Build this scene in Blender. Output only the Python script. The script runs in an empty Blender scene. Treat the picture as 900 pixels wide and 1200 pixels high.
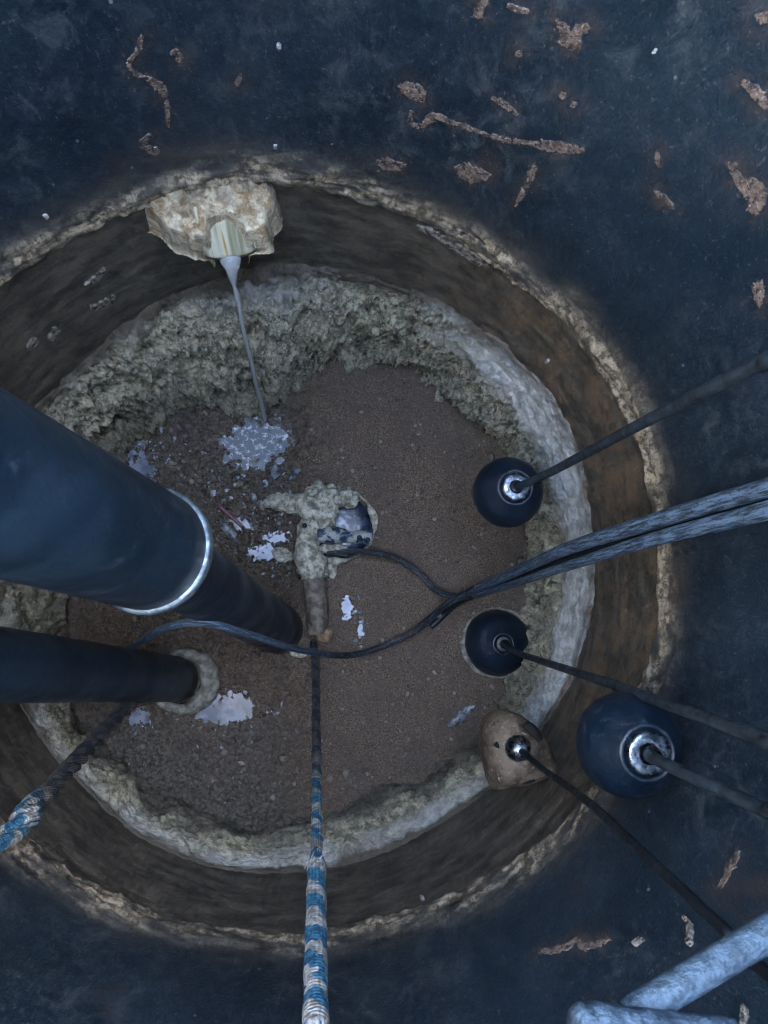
import bpy, bmesh, math, random
import numpy as np
from mathutils import Vector, Matrix

SC = bpy.context.scene
COL = SC.collection
random.seed(7)
rng = np.random.default_rng(7)

# ------------------------------------------------------------------ camera
W0, H0, F = 900.0, 1200.0, 900.0          # photograph frame and focal length in its pixels
NAD = (385.0, 712.0)                      # where "straight down" lands in the picture
CAMZ = 1.80                               # camera height over the scum
n = Vector(((NAD[0]-450)/F, -(NAD[1]-600)/F, -1.0)).normalized()
Zc = -n
Xc = (Vector((1, 0, 0)) - Zc*Zc.x).normalized()
Yc = Zc.cross(Xc)
MW = Matrix((Xc, Yc, Zc))                 # camera -> world rotation
cam_d = bpy.data.cameras.new('camera')
cam = bpy.data.objects.new('camera', cam_d)
COL.objects.link(cam)
cam.matrix_world = Matrix.Translation((0, 0, CAMZ)) @ MW.to_4x4()
cam_d.sensor_fit = 'VERTICAL'; cam_d.sensor_height = 24.0; cam_d.sensor_width = 18.0
cam_d.lens = 24.0*F/H0
cam_d.clip_start = 0.01; cam_d.clip_end = 500
cam_d.dof.use_dof = True; cam_d.dof.focus_distance = 1.7; cam_d.dof.aperture_fstop = 11.0
SC.camera = cam

# ------------------------------------------------------------------ light
SUN_EL, SUN_AZ = math.radians(32), math.radians(60)
w = bpy.data.worlds.new('World'); SC.world = w; w.use_nodes = True
wn = w.node_tree.nodes; wl = w.node_tree.links
bg = wn['Background']; bg.inputs['Strength'].default_value = 0.13
sky = wn.new('ShaderNodeTexSky'); sky.sky_type = 'NISHITA'; sky.sun_disc = False
sky.sun_elevation = SUN_EL; sky.sun_rotation = SUN_AZ
sky.air_density = 1.0; sky.dust_density = 4.0; sky.ozone_density = 1.0
wl.new(sky.outputs[0], bg.inputs['Color'])
sun_d = bpy.data.lights.new('sun', 'SUN'); sun_d.energy = 3.2; sun_d.angle = math.radians(0.5)
sun_d.color = (1.0, 0.93, 0.84)
sun = bpy.data.objects.new('sun', sun_d); COL.objects.link(sun)
sd = Vector((math.sin(SUN_AZ)*math.cos(SUN_EL), math.cos(SUN_AZ)*math.cos(SUN_EL), math.sin(SUN_EL)))
sun.rotation_euler = (-sd).to_track_quat('-Z', 'Y').to_euler()
vs = SC.view_settings
vs.view_transform = 'Standard'; vs.look = 'None'; vs.gamma = 1.0; vs.use_curve_mapping = False
vs.exposure = 5.85
SC.render.engine = 'CYCLES'
SC.cycles.use_denoising = True
SC.cycles.filter_width = 1.0
SC.cycles.max_bounces = 5; SC.cycles.diffuse_bounces = 3; SC.cycles.glossy_bounces = 3
SC.cycles.transmission_bounces = 4; SC.cycles.sample_clamp_indirect = 4.0
SC.cycles.caustics_reflective = False; SC.cycles.caustics_refractive = False

# ------------------------------------------------------------------ geometry helpers
R = 0.60                                   # inner radius of the well
AX, AY = -0.068, 0.068                     # its axis, next to the point under the camera
RIM = 2.40

def ray(u, v):
    d = MW @ Vector(((u-450)/F, -(v-600)/F, -1.0))
    return d
def P(u, v, depth):                        # point seen at (u,v), depth metres under the camera
    d = ray(u, v); return Vector((0, 0, CAMZ)) + d*(depth/-d.z)
def PZ(u, v, z): return P(u, v, CAMZ-z)
def PW(u, v, rr=R):                        # point of the cylinder of radius rr seen at (u,v)
    d = ray(u, v); a = d.x*d.x+d.y*d.y
    b = -2*(AX*d.x+AY*d.y); c = AX*AX+AY*AY-rr*rr
    t = (-b+math.sqrt(b*b-4*a*c))/(2*a)
    return Vector((0, 0, CAMZ))+d*t
def ang(p): return math.atan2(p.y-AY, p.x-AX)

def polar_fn(pts, key):
    """periodic linear interpolation over angle about the well's axis"""
    A = sorted((ang(p), key(p)) for p in pts)
    a = np.array([q[0] for q in A]); k = np.array([q[1] for q in A])
    a = np.concatenate([a-2*math.pi, a, a+2*math.pi]); k = np.concatenate([k, k, k])
    th = np.linspace(-math.pi, math.pi, 721)
    y = np.interp(th, a, k)
    ker = np.hanning(23); ker /= ker.sum()
    yy = np.convolve(np.concatenate([y[-61:-1], y, y[1:61]]), ker, 'same')[60:-60]
    return lambda t: np.interp((np.asarray(t)+math.pi) % (2*math.pi)-math.pi, th, yy)

# gradient noise in numpy
_perm = np.random.default_rng(3).permutation(512).astype(np.int64)
_grad = np.random.default_rng(4).normal(size=(512, 3)); _grad /= np.linalg.norm(_grad, axis=1)[:, None]
def perlin(p):
    i = np.floor(p).astype(np.int64); f = p-i
    u = f*f*f*(f*(f*6-15)+10)
    out = np.zeros(len(p))
    for dx in (0, 1):
        wx = u[:, 0] if dx else 1-u[:, 0]
        for dy in (0, 1):
            wy = u[:, 1] if dy else 1-u[:, 1]
            for dz in (0, 1):
                wz = u[:, 2] if dz else 1-u[:, 2]
                h = _perm[(_perm[(_perm[(i[:, 0]+dx) & 511]+i[:, 1]+dy) & 511]+i[:, 2]+dz) & 511]
                g = _grad[h]
                dot = g[:, 0]*(f[:, 0]-dx)+g[:, 1]*(f[:, 1]-dy)+g[:, 2]*(f[:, 2]-dz)
                out += wx*wy*wz*dot
    return out*1.5
def fbm(p, freq, octv=4, gain=0.5, seed=0.0, ridged=False):
    s = np.zeros(len(p)); a = 1.0; q = p*freq+seed*17.31; tot = 0
    for o in range(octv):
        nz = perlin(q)
        if ridged == 'b': nz = 2.6*np.abs(nz)-0.62          # puffy lumps, sharp creases
        elif ridged: nz = 0.6-2.4*np.abs(nz)
        s += a*nz; tot += a; a *= gain; q = q*2.03+5.7
    return s/tot
def sstep(a, b, x):
    t = np.clip((x-a)/(b-a), 0, 1); return t*t*(3-2*t)

# ------------------------------------------------------------------ object helpers
def link(o, parent=None):
    COL.objects.link(o)
    if parent is not None: o.parent = parent
    return o
def mesh_obj(name, verts, faces, mat, parent=None, smooth=True):
    me = bpy.data.meshes.new(name)
    if isinstance(verts, np.ndarray) and isinstance(faces, np.ndarray):
        k = faces.shape[1]
        me.vertices.add(len(verts)); me.vertices.foreach_set('co', verts.astype(np.float32).ravel())
        me.loops.add(faces.size); me.loops.foreach_set('vertex_index', faces.astype(np.int32).ravel())
        me.polygons.add(len(faces))
        me.polygons.foreach_set('loop_start', np.arange(0, faces.size, k, dtype=np.int32))
        me.update(calc_edges=True)
    else:
        me.from_pydata([tuple(v) for v in verts], [], [tuple(int(i) for i in f) for f in faces])
        me.update()
    if smooth: me.polygons.foreach_set('use_smooth', np.ones(len(me.polygons), bool))
    if mat: me.materials.append(mat)
    o = bpy.data.objects.new(name, me)
    return link(o, parent)
def tag(o, label=None, cat=None, group=None, kind=None):
    if label: o['label'] = label
    if cat: o['category'] = cat
    if group: o['group'] = group
    if kind: o['kind'] = kind
    return o
def empty(name, loc=(0, 0, 0)):
    o = bpy.data.objects.new(name, None); o.empty_display_size = 0.05
    o.location = loc; return link(o)
def part(o, root):                          # parent keeping world placement
    bpy.context.view_layer.update()
    o.parent = root
    o.matrix_parent_inverse = Matrix.Translation(root.location).inverted()
    return o
def attr(me, name, data, typ='FLOAT'):
    a = me.attributes.new(name, typ, 'POINT')
    a.data.foreach_set('value' if typ == 'FLOAT' else 'vector', np.asarray(data, np.float32).ravel())
def displace(o, amp, freq, octv=3, seed=0, ridged=False, mask=None):
    me = o.data; k = len(me.vertices)
    co = np.empty(k*3, np.float32); me.vertices.foreach_get('co', co); co = co.reshape(-1, 3)
    nm = np.empty(k*3, np.float32); me.vertices.foreach_get('normal', nm); nm = nm.reshape(-1, 3)
    d = amp*fbm(co.astype(float), freq, octv, seed=seed, ridged=ridged)
    if mask is not None: d = d*mask(co)
    co = co+nm*d[:, None]
    me.vertices.foreach_set('co', co.astype(np.float32).ravel()); me.update()
    return o
def catmull(pts, per=10):
    pts = [Vector(p) for p in pts]
    q = [pts[0]*2-pts[1]]+pts+[pts[-1]*2-pts[-2]]
    out = []
    for i in range(1, len(q)-2):
        a, b, c, d = q[i-1], q[i], q[i+1], q[i+2]
        for k in range(per):
            t = k/per
            out.append(0.5*((2*b)+(-a+c)*t+(2*a-5*b+4*c-d)*t*t+(-a+3*b-3*c+d)*t**3))
    out.append(pts[-1]); return out
def tube(pts, rad, seg=14, cap=True):
    """tube along pts; rad a number, list or function of 0..1"""
    pts = [Vector(p) for p in pts]; k = len(pts)
    V = []; Fc = []
    t0 = (pts[1]-pts[0]).normalized()
    up = t0.orthogonal().normalized()
    S = [0.0]
    for i in range(1, k): S.append(S[-1]+(pts[i]-pts[i-1]).length)
    for i in range(k):
        t = (pts[min(i+1, k-1)]-pts[max(i-1, 0)]).normalized()
        up = (up-t*up.dot(t)).normalized(); sd_ = t.cross(up)
        r = rad(S[i]/S[-1]) if callable(rad) else (rad[i] if isinstance(rad, (list, tuple)) else rad)
        for j in range(seg):
            a = 2*math.pi*j/seg
            V.append(pts[i]+(up*math.cos(a)+sd_*math.sin(a))*r)
    for i in range(k-1):
        for j in range(seg):
            Fc.append((i*seg+j, i*seg+(j+1) % seg, (i+1)*seg+(j+1) % seg, (i+1)*seg+j))
    if cap:
        Fc.append(tuple(range(seg-1, -1, -1))); Fc.append(tuple((k-1)*seg+j for j in range(seg)))
    along = np.repeat(np.array(S), seg)
    around = np.tile(np.arange(seg)/seg, k)
    return V, Fc, along, around
def tube_obj(name, pts, rad, mat, parent=None, seg=14, cap=True):
    V, Fc, al, ar = tube(pts, rad, seg, cap)
    o = mesh_obj(name, V, Fc, mat, parent)
    attr(o.data, 'along', al); attr(o.data, 'around', ar)
    return o
def lathe(name, prof, M, mat, parent=None, seg=40):
    """prof: (radius, height) list about local z, placed by matrix M; poles closed where radius is 0"""
    V = []; Fc = []; rows = []
    for r, z in prof:
        if r < 1e-6: rows.append([len(V)]); V.append(M @ Vector((0, 0, z)))
        else:
            rows.append(list(range(len(V), len(V)+seg)))
            V += [M @ Vector((r*math.cos(2*math.pi*j/seg), r*math.sin(2*math.pi*j/seg), z)) for j in range(seg)]
    for a, b in zip(rows[:-1], rows[1:]):
        for j in range(seg):
            j2 = (j+1) % seg
            if len(a) == 1 and len(b) == 1: continue
            if len(a) == 1: Fc.append((a[0], b[j2], b[j]))
            elif len(b) == 1: Fc.append((a[j], a[j2], b[0]))
            else: Fc.append((a[j], a[j2], b[j2], b[j]))
    o = mesh_obj(name, V, Fc, mat, parent)
    bm = bmesh.new(); bm.from_mesh(o.data); bmesh.ops.recalc_face_normals(bm, faces=bm.faces); bm.to_mesh(o.data); bm.free()
    return o
def blob(name, c, rad, mat, parent=None, sub=4, amp=0.2, freq=40, seed=0, rot=0.0, octv=3, rd=False):
    bm = bmesh.new(); bmesh.ops.create_icosphere(bm, subdivisions=sub, radius=1.0)
    Mx = Matrix.Translation(c) @ Matrix.Rotation(rot, 4, 'Z') @ Matrix.Diagonal((rad[0], rad[1], rad[2], 1))
    bm.transform(Mx)
    me = bpy.data.meshes.new(name); bm.to_mesh(me); bm.free()
    me.polygons.foreach_set('use_smooth', np.ones(len(me.polygons), bool)); me.materials.append(mat)
    o = link(bpy.data.objects.new(name, me), parent); me.update()
    displace(o, amp*min(rad), freq, octv, seed, rd)
    return o
def frame(loc, zdir, spin=0.0):
    q = Vector(zdir).normalized().to_track_quat('Z', 'Y')
    return Matrix.Translation(loc) @ q.to_matrix().to_4x4() @ Matrix.Rotation(spin, 4, 'Z')

# ------------------------------------------------------------------ material helpers
class NT:
    def __init__(s, name):
        s.m = bpy.data.materials.new(name); s.m.use_nodes = True
        s.t = s.m.node_tree; s.b = s.t.nodes['Principled BSDF']
    def n(s, typ, ins=None, **kw):
        nd = s.t.nodes.new(typ)
        for k, v in kw.items(): setattr(nd, k, v)
        for k, v in (ins or {}).items(): s.put(nd.inputs[k], v)
        return nd
    def put(s, sock, v):
        if isinstance(v, bpy.types.NodeSocket): s.t.links.new(v, sock)
        else:
            if sock.type == 'RGBA' and len(v) == 3: v = (*v, 1)
            sock.default_value = v
    def pos(s): return s.n('ShaderNodeTexCoord').outputs['Object']
    def attr(s, name, vec=False):
        a = s.n('ShaderNodeAttribute', attribute_name=name); return a.outputs['Vector' if vec else 'Fac']
    def scale(s, vec, sc): return s.n('ShaderNodeMapping', {'Vector': vec, 'Scale': sc}).outputs[0]
    def noise(s, vec, scale, detail=4, rough=0.55, dist=0.0):
        return s.n('ShaderNodeTexNoise', {'Vector': vec, 'Scale': scale, 'Detail': detail, 'Roughness': rough, 'Distortion': dist}).outputs['Fac']
    def ramp(s, fac, a, b, lo=0.0, hi=1.0):
        return s.n('ShaderNodeMapRange', {'Value': fac, 'From Min': a, 'From Max': b, 'To Min': lo, 'To Max': hi}, interpolation_type='SMOOTHSTEP').outputs[0]
    def mix(s, fac, a, b):
        nd = s.n('ShaderNodeMix', data_type='RGBA'); s.put(nd.inputs[0], fac); s.put(nd.inputs[6], a); s.put(nd.inputs[7], b)
        return nd.outputs[2]
    def math(s, op, a, b=0.0):
        nd = s.n('ShaderNodeMath', operation=op); s.put(nd.inputs[0], a); s.put(nd.inputs[1], b); return nd.outputs[0]
    def bump(s, h, dist, strength=1.0, prev=None):
        ins = {'Height': h, 'Distance': dist, 'Strength': strength}
        if prev is not None: ins['Normal'] = prev
        return s.n('ShaderNodeBump', ins).outputs[0]
    def out(s, col=None, rough=None, normal=None, spec=None, metal=None):
        if col is not None: s.put(s.b.inputs['Base Color'], col)
        if rough is not None: s.put(s.b.inputs['Roughness'], rough)
        if normal is not None: s.put(s.b.inputs['Normal'], normal)
        if spec is not None: s.put(s.b.inputs['Specular IOR Level'], spec)
        if metal is not None: s.put(s.b.inputs['Metallic'], metal)
        return s.m

def m_plain(name, c1, c2, rough=0.5, scale=30, bump=0.0, bscale=200, metal=0.0, spec=0.5, detail=5):
    k = NT(name); p = k.pos()
    f = k.ramp(k.noise(p, scale, detail), 0.35, 0.65)
    nrm = k.bump(k.noise(p, bscale, 3), bump) if bump else None
    rg = k.ramp(k.noise(p, scale*1.7, 3), 0.3, 0.7, max(0.03, rough-0.12), min(1, rough+0.12))
    return k.out(k.mix(f, c1, c2), rg, nrm, spec, metal)

# wall of the well -------------------------------------------------
k = NT('well_wall_coating'); cy = k.attr('cyl', True); p0 = k.pos(); p = k.scale(p0, (1, 1, 0.62))
low = k.attr('low'); ring = k.attr('ring')
base_up = k.mix(k.ramp(k.noise(p, 5, 5, 0.6), 0.35, 0.7), (0.0075, 0.0195, 0.0330), (0.0155, 0.0315, 0.0485))  # sky blue and lifted veil painted into the coating's colour
sc1 = k.math('MULTIPLY', k.ramp(k.noise(p, 26, 7, 0.72, 0.6), 0.50, 0.66), k.ramp(k.noise(p, 3.6, 4, 0.6), 0.36, 0.60))
base_up = k.mix(sc1, base_up, (0.060, 0.077, 0.088))
sc2 = k.math('MULTIPLY', k.ramp(k.noise(p, 85, 6, 0.78, 0.4), 0.50, 0.60), k.ramp(k.noise(p, 7, 4, 0.6), 0.36, 0.62))
base_up = k.mix(k.math('MULTIPLY', sc2, 0.6), base_up, (0.042, 0.058, 0.072))
stn = k.math('MULTIPLY', k.attr('stain'), k.ramp(k.noise(p, 60, 6, 0.7), 0.40, 0.60))
base_up = k.mix(k.math('MULTIPLY', stn, 0.6), base_up, (0.070, 0.055, 0.048))
base_up = k.mix(k.math('MULTIPLY', k.ramp(k.noise(p, 9, 6, 0.6), 0.62, 0.74), 0.6), base_up, (0.055, 0.042, 0.036))
vor = k.n('ShaderNodeTexVoronoi', {'Vector': p, 'Scale': 42.0, 'Randomness': 1.0})
dots = k.math('MULTIPLY', k.math('LESS_THAN', vor.outputs['Distance'], 0.085), k.math('GREATER_THAN', k.n('ShaderNodeSeparateColor', {'Color': vor.outputs['Color']}).outputs[0], 0.90))
base_up = k.mix(dots, base_up, (0.2, 0.2, 0.195))
st = k.scale(cy, (14, 30, 1))
base_lo = k.mix(k.ramp(k.noise(st, 1.0, 5, 0.6), 0.35, 0.68), (0.046, 0.042, 0.034), (0.145, 0.127, 0.098))
stk = k.math('MULTIPLY', k.ramp(k.noise(k.scale(cy, (40, 70, 1)), 1.0, 4, 0.6), 0.62, 0.69), k.ramp(k.noise(p, 6, 2), 0.4, 0.6))
base_lo = k.mix(k.math('MULTIPLY', stk, 0.8), base_lo, (0.16, 0.155, 0.15))
base_lo = k.mix(k.math('MULTIPLY', k.attr('rust'), k.ramp(k.noise(p, 20, 5, 0.65), 0.4, 0.65)), base_lo, (0.20, 0.135, 0.078))
c = k.mix(low, base_up, base_lo)
rc = k.mix(k.ramp(k.noise(p, 75, 6, 0.75), 0.40, 0.60), (0.11, 0.086, 0.056), (0.56, 0.47, 0.33))
c = k.mix(ring, c, rc)
sp = k.ramp(k.noise(p, 200, 3, 0.65), 0.61, 0.70); c = k.mix(k.math('MULTIPLY', sp, 0.55), c, (0.16, 0.16, 0.155))
nb = k.bump(k.noise(p, 60, 5, 0.7), 0.0030, 0.7)
nb = k.bump(k.noise(p, 260, 3, 0.6), 0.0018, 0.8, nb)
rg = k.math('ADD', k.ramp(k.noise(p, 14, 4), 0.3, 0.7, 0.34, 0.62), k.math('MULTIPLY', ring, 0.25))
M_WALL = k.out(c, rg, nb, 0.45)

# peeled places on the coating
k = NT('peeled_coating'); p = k.pos()
c = k.mix(k.ramp(k.noise(p, 90, 5, 0.7), 0.35, 0.65), (0.075, 0.054, 0.043), (0.24, 0.18, 0.14))
c = k.mix(k.ramp(k.noise(p, 240, 3, 0.7), 0.55, 0.7), c, (0.38, 0.32, 0.26))
c = k.mix(k.ramp(k.noise(p, 100, 5, 0.7), 0.53, 0.60), c, (0.024, 0.028, 0.034))
M_PEEL = k.out(c, 0.85, k.bump(k.noise(p, 260, 4), 0.002))
k = NT('pale_scuff'); p = k.pos()
M_SCUFF = k.out(k.mix(k.ramp(k.noise(p, 110, 5, 0.7), 0.50, 0.58), k.mix(k.ramp(k.noise(p, 120, 4), 0.35, 0.65), (0.12, 0.105, 0.085), (0.36, 0.32, 0.26)), (0.03, 0.031, 0.033)), 0.8, k.bump(k.noise(p, 260, 4), 0.002))
M_SPECK = m_plain('white_speck', (0.20, 0.20, 0.20), (0.5, 0.5, 0.48), 0.5, 200)

# crust ------------------------------------------------------------
k = NT('grease_crust'); p = k.pos(); cy = k.attr('cyl', True); pale = k.attr('pale'); lay = k.attr('lay')
c = k.mix(k.ramp(k.noise(p, 55, 7, 0.68), 0.34, 0.66), (0.18, 0.160, 0.095), (0.74, 0.68, 0.47))
c = k.mix(k.math('MULTIPLY', k.ramp(k.noise(p, 17, 5, 0.6, 0.5), 0.45, 0.62), 0.6), c, (0.18, 0.175, 0.14))
c = k.mix(k.math('MULTIPLY', lay, k.ramp(k.noise(p, 120, 4, 0.7), 0.45, 0.62)), c, (0.76, 0.72, 0.54))
pc = k.mix(k.ramp(k.noise(p, 34, 6, 0.62, 0.3), 0.38, 0.62), (0.50, 0.51, 0.46), (0.90, 0.90, 0.85))
c = k.mix(k.math('MULTIPLY', k.ramp(k.noise(k.scale(p, (1, 1, 1.7)), 38, 6, 0.66, 0.8), 0.54, 0.64), 0.75), c, (0.085, 0.072, 0.046))
c = k.mix(k.math('MULTIPLY', k.attr('strat'), k.ramp(k.noise(p, 90, 5, 0.7), 0.35, 0.60)), c, (0.085, 0.073, 0.045))
c = k.mix(pale, c, pc)
c = k.mix(k.attr('edge'), c, (0.11, 0.088, 0.060))
c = k.mix(k.math('MULTIPLY', k.attr('rust'), k.ramp(k.noise(p, 36, 5, 0.65), 0.4, 0.62)), c, (0.16, 0.085, 0.04))
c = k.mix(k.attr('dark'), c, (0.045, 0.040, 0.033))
nb = k.bump(k.noise(k.scale(p, (1, 1, 1.8)), 110, 5, 0.7), 0.016, 1.0)
nb = k.bump(k.noise(p, 420, 3, 0.6), 0.002, 0.7, nb)
rg = k.ramp(k.noise(p, 80, 3), 0.35, 0.65, 0.42, 0.85)
M_CRUST = k.out(c, rg, nb, 0.5)

# scum floor -------------------------------------------------------
k = NT('brown_scum'); p = k.pos(); wet = k.attr('wet'); gry = k.attr('grey')
c = k.mix(k.ramp(k.noise(p, 240, 4, 0.7), 0.36, 0.64), (0.036, 0.025, 0.016), (0.172, 0.123, 0.079))
c = k.mix(k.math('MULTIPLY', k.ramp(k.noise(p, 12, 5, 0.6), 0.4, 0.65), 0.6), c, (0.075, 0.052, 0.038))
c = k.mix(k.math('MULTIPLY', k.ramp(k.noise(p, 330, 2, 0.5), 0.64, 0.70), 0.8), c, (0.33, 0.26, 0.20))
g = k.mix(k.ramp(k.noise(p, 150, 5, 0.7), 0.36, 0.64), (0.026, 0.022, 0.016), (0.135, 0.115, 0.088))
c = k.mix(gry, c, g)
nb = k.bump(k.noise(p, 260, 5, 0.65), 0.004, 0.8)
nb = k.bump(k.noise(p, 900, 2, 0.5), 0.0012, 0.8, nb)
rg = k.math('SUBTRACT', k.ramp(k.noise(p, 60, 4), 0.35, 0.65, 0.38, 0.7), k.math('MULTIPLY', wet, 0.28))
M_FLOOR = k.out(c, rg, nb, 0.5)

k = NT('sewage_water'); p = k.pos()  # blue-white sky reflection painted into the base colour
M_WATER = k.out(k.mix(k.ramp(k.noise(p, 25, 4), 0.4, 0.65), (0.085, 0.105, 0.14), (0.20, 0.235, 0.29)), 0.16,
                k.bump(k.noise(p, 60, 3), 0.0007, 0.5), 0.4)
k = NT('splashing_water'); p = k.pos()
M_SPLASH = k.out(k.mix(k.ramp(k.noise(p, 70, 6, 0.7), 0.50, 0.68), (0.11, 0.13, 0.15), (0.60, 0.66, 0.70)), 0.14,
                 k.bump(k.noise(p, 30, 3, 0.5), 0.0022, 0.6), 0.6)
k = NT('water_stream'); p = k.pos()
M_STREAM = k.out((0.80, 0.83, 0.83), 0.06, k.bump(k.noise(k.scale(p, (1, 1, 0.25)), 90, 3), 0.003), 0.8)
k.b.inputs['Transmission Weight'].default_value = 0.6; k.b.inputs['IOR'].default_value = 1.33

k = NT('grit'); M_GRIT = k.out(k.mix(k.attr('tone'), (0.05, 0.036, 0.028), (0.33, 0.28, 0.22)), 0.7)

k = NT('old_grout'); p = k.pos()
c = k.mix(k.ramp(k.noise(p, 48, 7, 0.68, 0.8), 0.36, 0.64), (0.38, 0.255, 0.125), (0.90, 0.80, 0.58))
c = k.mix(k.math('MULTIPLY', k.ramp(k.noise(p, 20, 4), 0.55, 0.7), 0.7), c, (0.42, 0.37, 0.29))
c = k.mix(k.attr('soil'), c, (0.055, 0.045, 0.034))
nb = k.bump(k.noise(p, 75, 6, 0.65, 1.0), 0.010, 0.9)
M_GROUT = k.out(c, 0.7, nb, 0.45)
k = NT('wet_pipe_channel'); p = k.pos(); al = k.attr('cyl', True)
c = k.mix(k.ramp(k.noise(k.scale(al, (60, 6, 1)), 1.0, 4), 0.38, 0.62), (0.26, 0.25, 0.15), (0.62, 0.61, 0.46))
c = k.mix(k.ramp(k.noise(k.scale(al, (45, 4, 1)), 1.3, 3), 0.58, 0.68), c, (0.42, 0.25, 0.08))
M_CHAN = k.out(c, 0.28, k.bump(k.noise(p, 80, 3), 0.003), 0.6)

M_PIPE = m_plain('navy_plastic_pipe', (0.0048, 0.0140, 0.0255), (0.0085, 0.0215, 0.0370), 0.42, 9, 0.0015, 60)
k = NT('sleeve_plastic'); p = k.pos()
c = k.mix(k.ramp(k.noise(p, 8, 4), 0.35, 0.65), (0.0055, 0.0160, 0.0290), (0.0110, 0.0275, 0.0475))
sm = k.math('MULTIPLY', k.ramp(k.noise(p, 30, 6, 0.68, 0.6), 0.52, 0.70), k.ramp(k.noise(p, 7, 2), 0.42, 0.58))
c = k.mix(k.math('MULTIPLY', sm, 0.7), c, (0.07, 0.10, 0.135))
M_SLEEVE = k.out(c, k.ramp(k.noise(p, 16, 4), 0.3, 0.7, 0.33, 0.55), k.bump(k.noise(p, 40, 4), 0.002), 0.5)
M_STEEL = m_plain('dull_steel', (0.12, 0.155, 0.175), (0.34, 0.42, 0.47), 0.5, 60, 0.0012, 220, metal=0.7)
M_CHROME = m_plain('bright_metal', (0.06, 0.075, 0.09), (0.36, 0.41, 0.46), 0.32, 75, 0.0006, 120, metal=1.0)
k = NT('galvanised_steel'); p = k.pos()
c = k.mix(k.ramp(k.noise(p, 120, 5, 0.65), 0.38, 0.62), (0.036, 0.064, 0.094), (0.085, 0.140, 0.198))
c = k.mix(k.ramp(k.noise(p, 300, 3), 0.62, 0.7), c, (0.06, 0.09, 0.14))
M_GALV = k.out(c, 0.5, k.bump(k.noise(p, 190, 5, 0.65), 0.003), 0.5, 0.35)
M_RUBBER = m_plain('black_rubber', (0.005, 0.007, 0.010), (0.010, 0.013, 0.018), 0.45, 30, 0.001, 120)
k = NT('navy_float_plastic'); p = k.pos()
c = k.mix(k.ramp(k.noise(p, 14, 5), 0.35, 0.65), (0.0022, 0.0078, 0.0165), (0.0044, 0.0128, 0.0260))
c = k.mix(k.math('MULTIPLY', k.math('MULTIPLY', k.ramp(k.noise(p, 75, 6, 0.7, 0.5), 0.52, 0.68), k.ramp(k.noise(p, 18, 2), 0.5, 0.62)), 0.6), c, (0.05, 0.07, 0.085))
M_FLOAT = k.out(c, k.ramp(k.noise(p, 25, 4), 0.3, 0.7, 0.34, 0.56), k.bump(k.noise(p, 60, 4), 0.0015), 0.5)
M_FCABLE = m_plain('grey_blue_flex', (0.010, 0.016, 0.022), (0.030, 0.044, 0.056), 0.5, 45, 0.001, 120)
k = NT('worn_cable'); p = k.pos()
al = k.attr('along'); ar = k.attr('around')
cv = k.n('ShaderNodeCombineXYZ', {'X': k.math('MULTIPLY', al, 22.0), 'Y': k.math('MULTIPLY', k.math('SINE', k.math('MULTIPLY', ar, 6.2832)), 2.2), 'Z': k.math('MULTIPLY', k.math('COSINE', k.math('MULTIPLY', ar, 6.2832)), 2.2)}).outputs[0]
c = k.mix(k.ramp(k.noise(cv, 1.6, 7, 0.72), 0.42, 0.60), (0.014, 0.025, 0.040), (0.165, 0.245, 0.335))
c = k.mix(k.ramp(k.noise(p, 150, 3), 0.6, 0.72), c, (0.018, 0.02, 0.026))
zz = k.n('ShaderNodeSeparateXYZ', {'Vector': p}).outputs[2]
up_ = k.ramp(k.math('ADD', zz, k.math('MULTIPLY', k.noise(p, 20, 3), 0.35)), 0.10, 0.70)
c = k.mix(up_, k.mix(k.ramp(k.noise(p, 140, 3), 0.60, 0.68), (0.006, 0.008, 0.010), (0.10, 0.09, 0.075)), c)
M_CABLE = k.out(c, k.ramp(up_, 0, 1, 0.2, 0.45), k.bump(k.noise(cv, 3.0, 4), 0.003), 0.5)
k = NT('dirty_float'); p = k.pos()
c = k.mix(k.ramp(k.noise(p, 28, 6, 0.65), 0.36, 0.64), (0.045, 0.032, 0.021), (0.19, 0.145, 0.10))
c = k.mix(k.ramp(k.noise(p, 90, 4), 0.58, 0.68), c, (0.30, 0.255, 0.19))
M_DFLOAT = k.out(c, 0.6, k.bump(k.noise(p, 110, 4), 0.003), 0.45)
k = NT('scum_caked'); p = k.pos()
c = k.mix(k.ramp(k.noise(p, 70, 6, 0.68), 0.36, 0.64), (0.20, 0.185, 0.13), (0.66, 0.64, 0.51))
c = k.mix(k.ramp(k.noise(p, 24, 4), 0.55, 0.7), c, (0.16, 0.155, 0.12))
M_CAKE = k.out(c, 0.72, k.bump(k.noise(p, 190, 6, 0.68), 0.006), 0.45)
M_CAKE2 = m_plain('brown_caked_pipe', (0.065, 0.050, 0.037), (0.19, 0.16, 0.12), 0.6, 60, 0.004, 160)
k = NT('greasy_metal'); p = k.pos()
f = k.ramp(k.noise(p, 45, 5, 0.6), 0.46, 0.56)
c = k.mix(f, (0.30, 0.32, 0.29), (0.03, 0.05, 0.085))
M_GREASY = k.out(c, k.ramp(f, 0, 1, 0.6, 0.2), k.bump(k.noise(p, 130, 5), 0.005), 0.6)
M_TAN = m_plain('tan_chunk', (0.14, 0.085, 0.04), (0.30, 0.21, 0.12), 0.65, 60, 0.004, 160)
M_LEAF = m_plain('wet_leaf', (0.05, 0.055, 0.06), (0.17, 0.19, 0.21), 0.18, 90, 0.002, 160)
M_STRAW = m_plain('plum_plastic', (0.10, 0.035, 0.05), (0.16, 0.06, 0.08), 0.35, 60)
M_GLINT = m_plain('pale_glint', (0.14, 0.17, 0.21), (0.42, 0.48, 0.54), 0.12, 110, 0.006, 140, spec=0.9)  # blue-white colour paints the glints of the wet sludge
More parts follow.
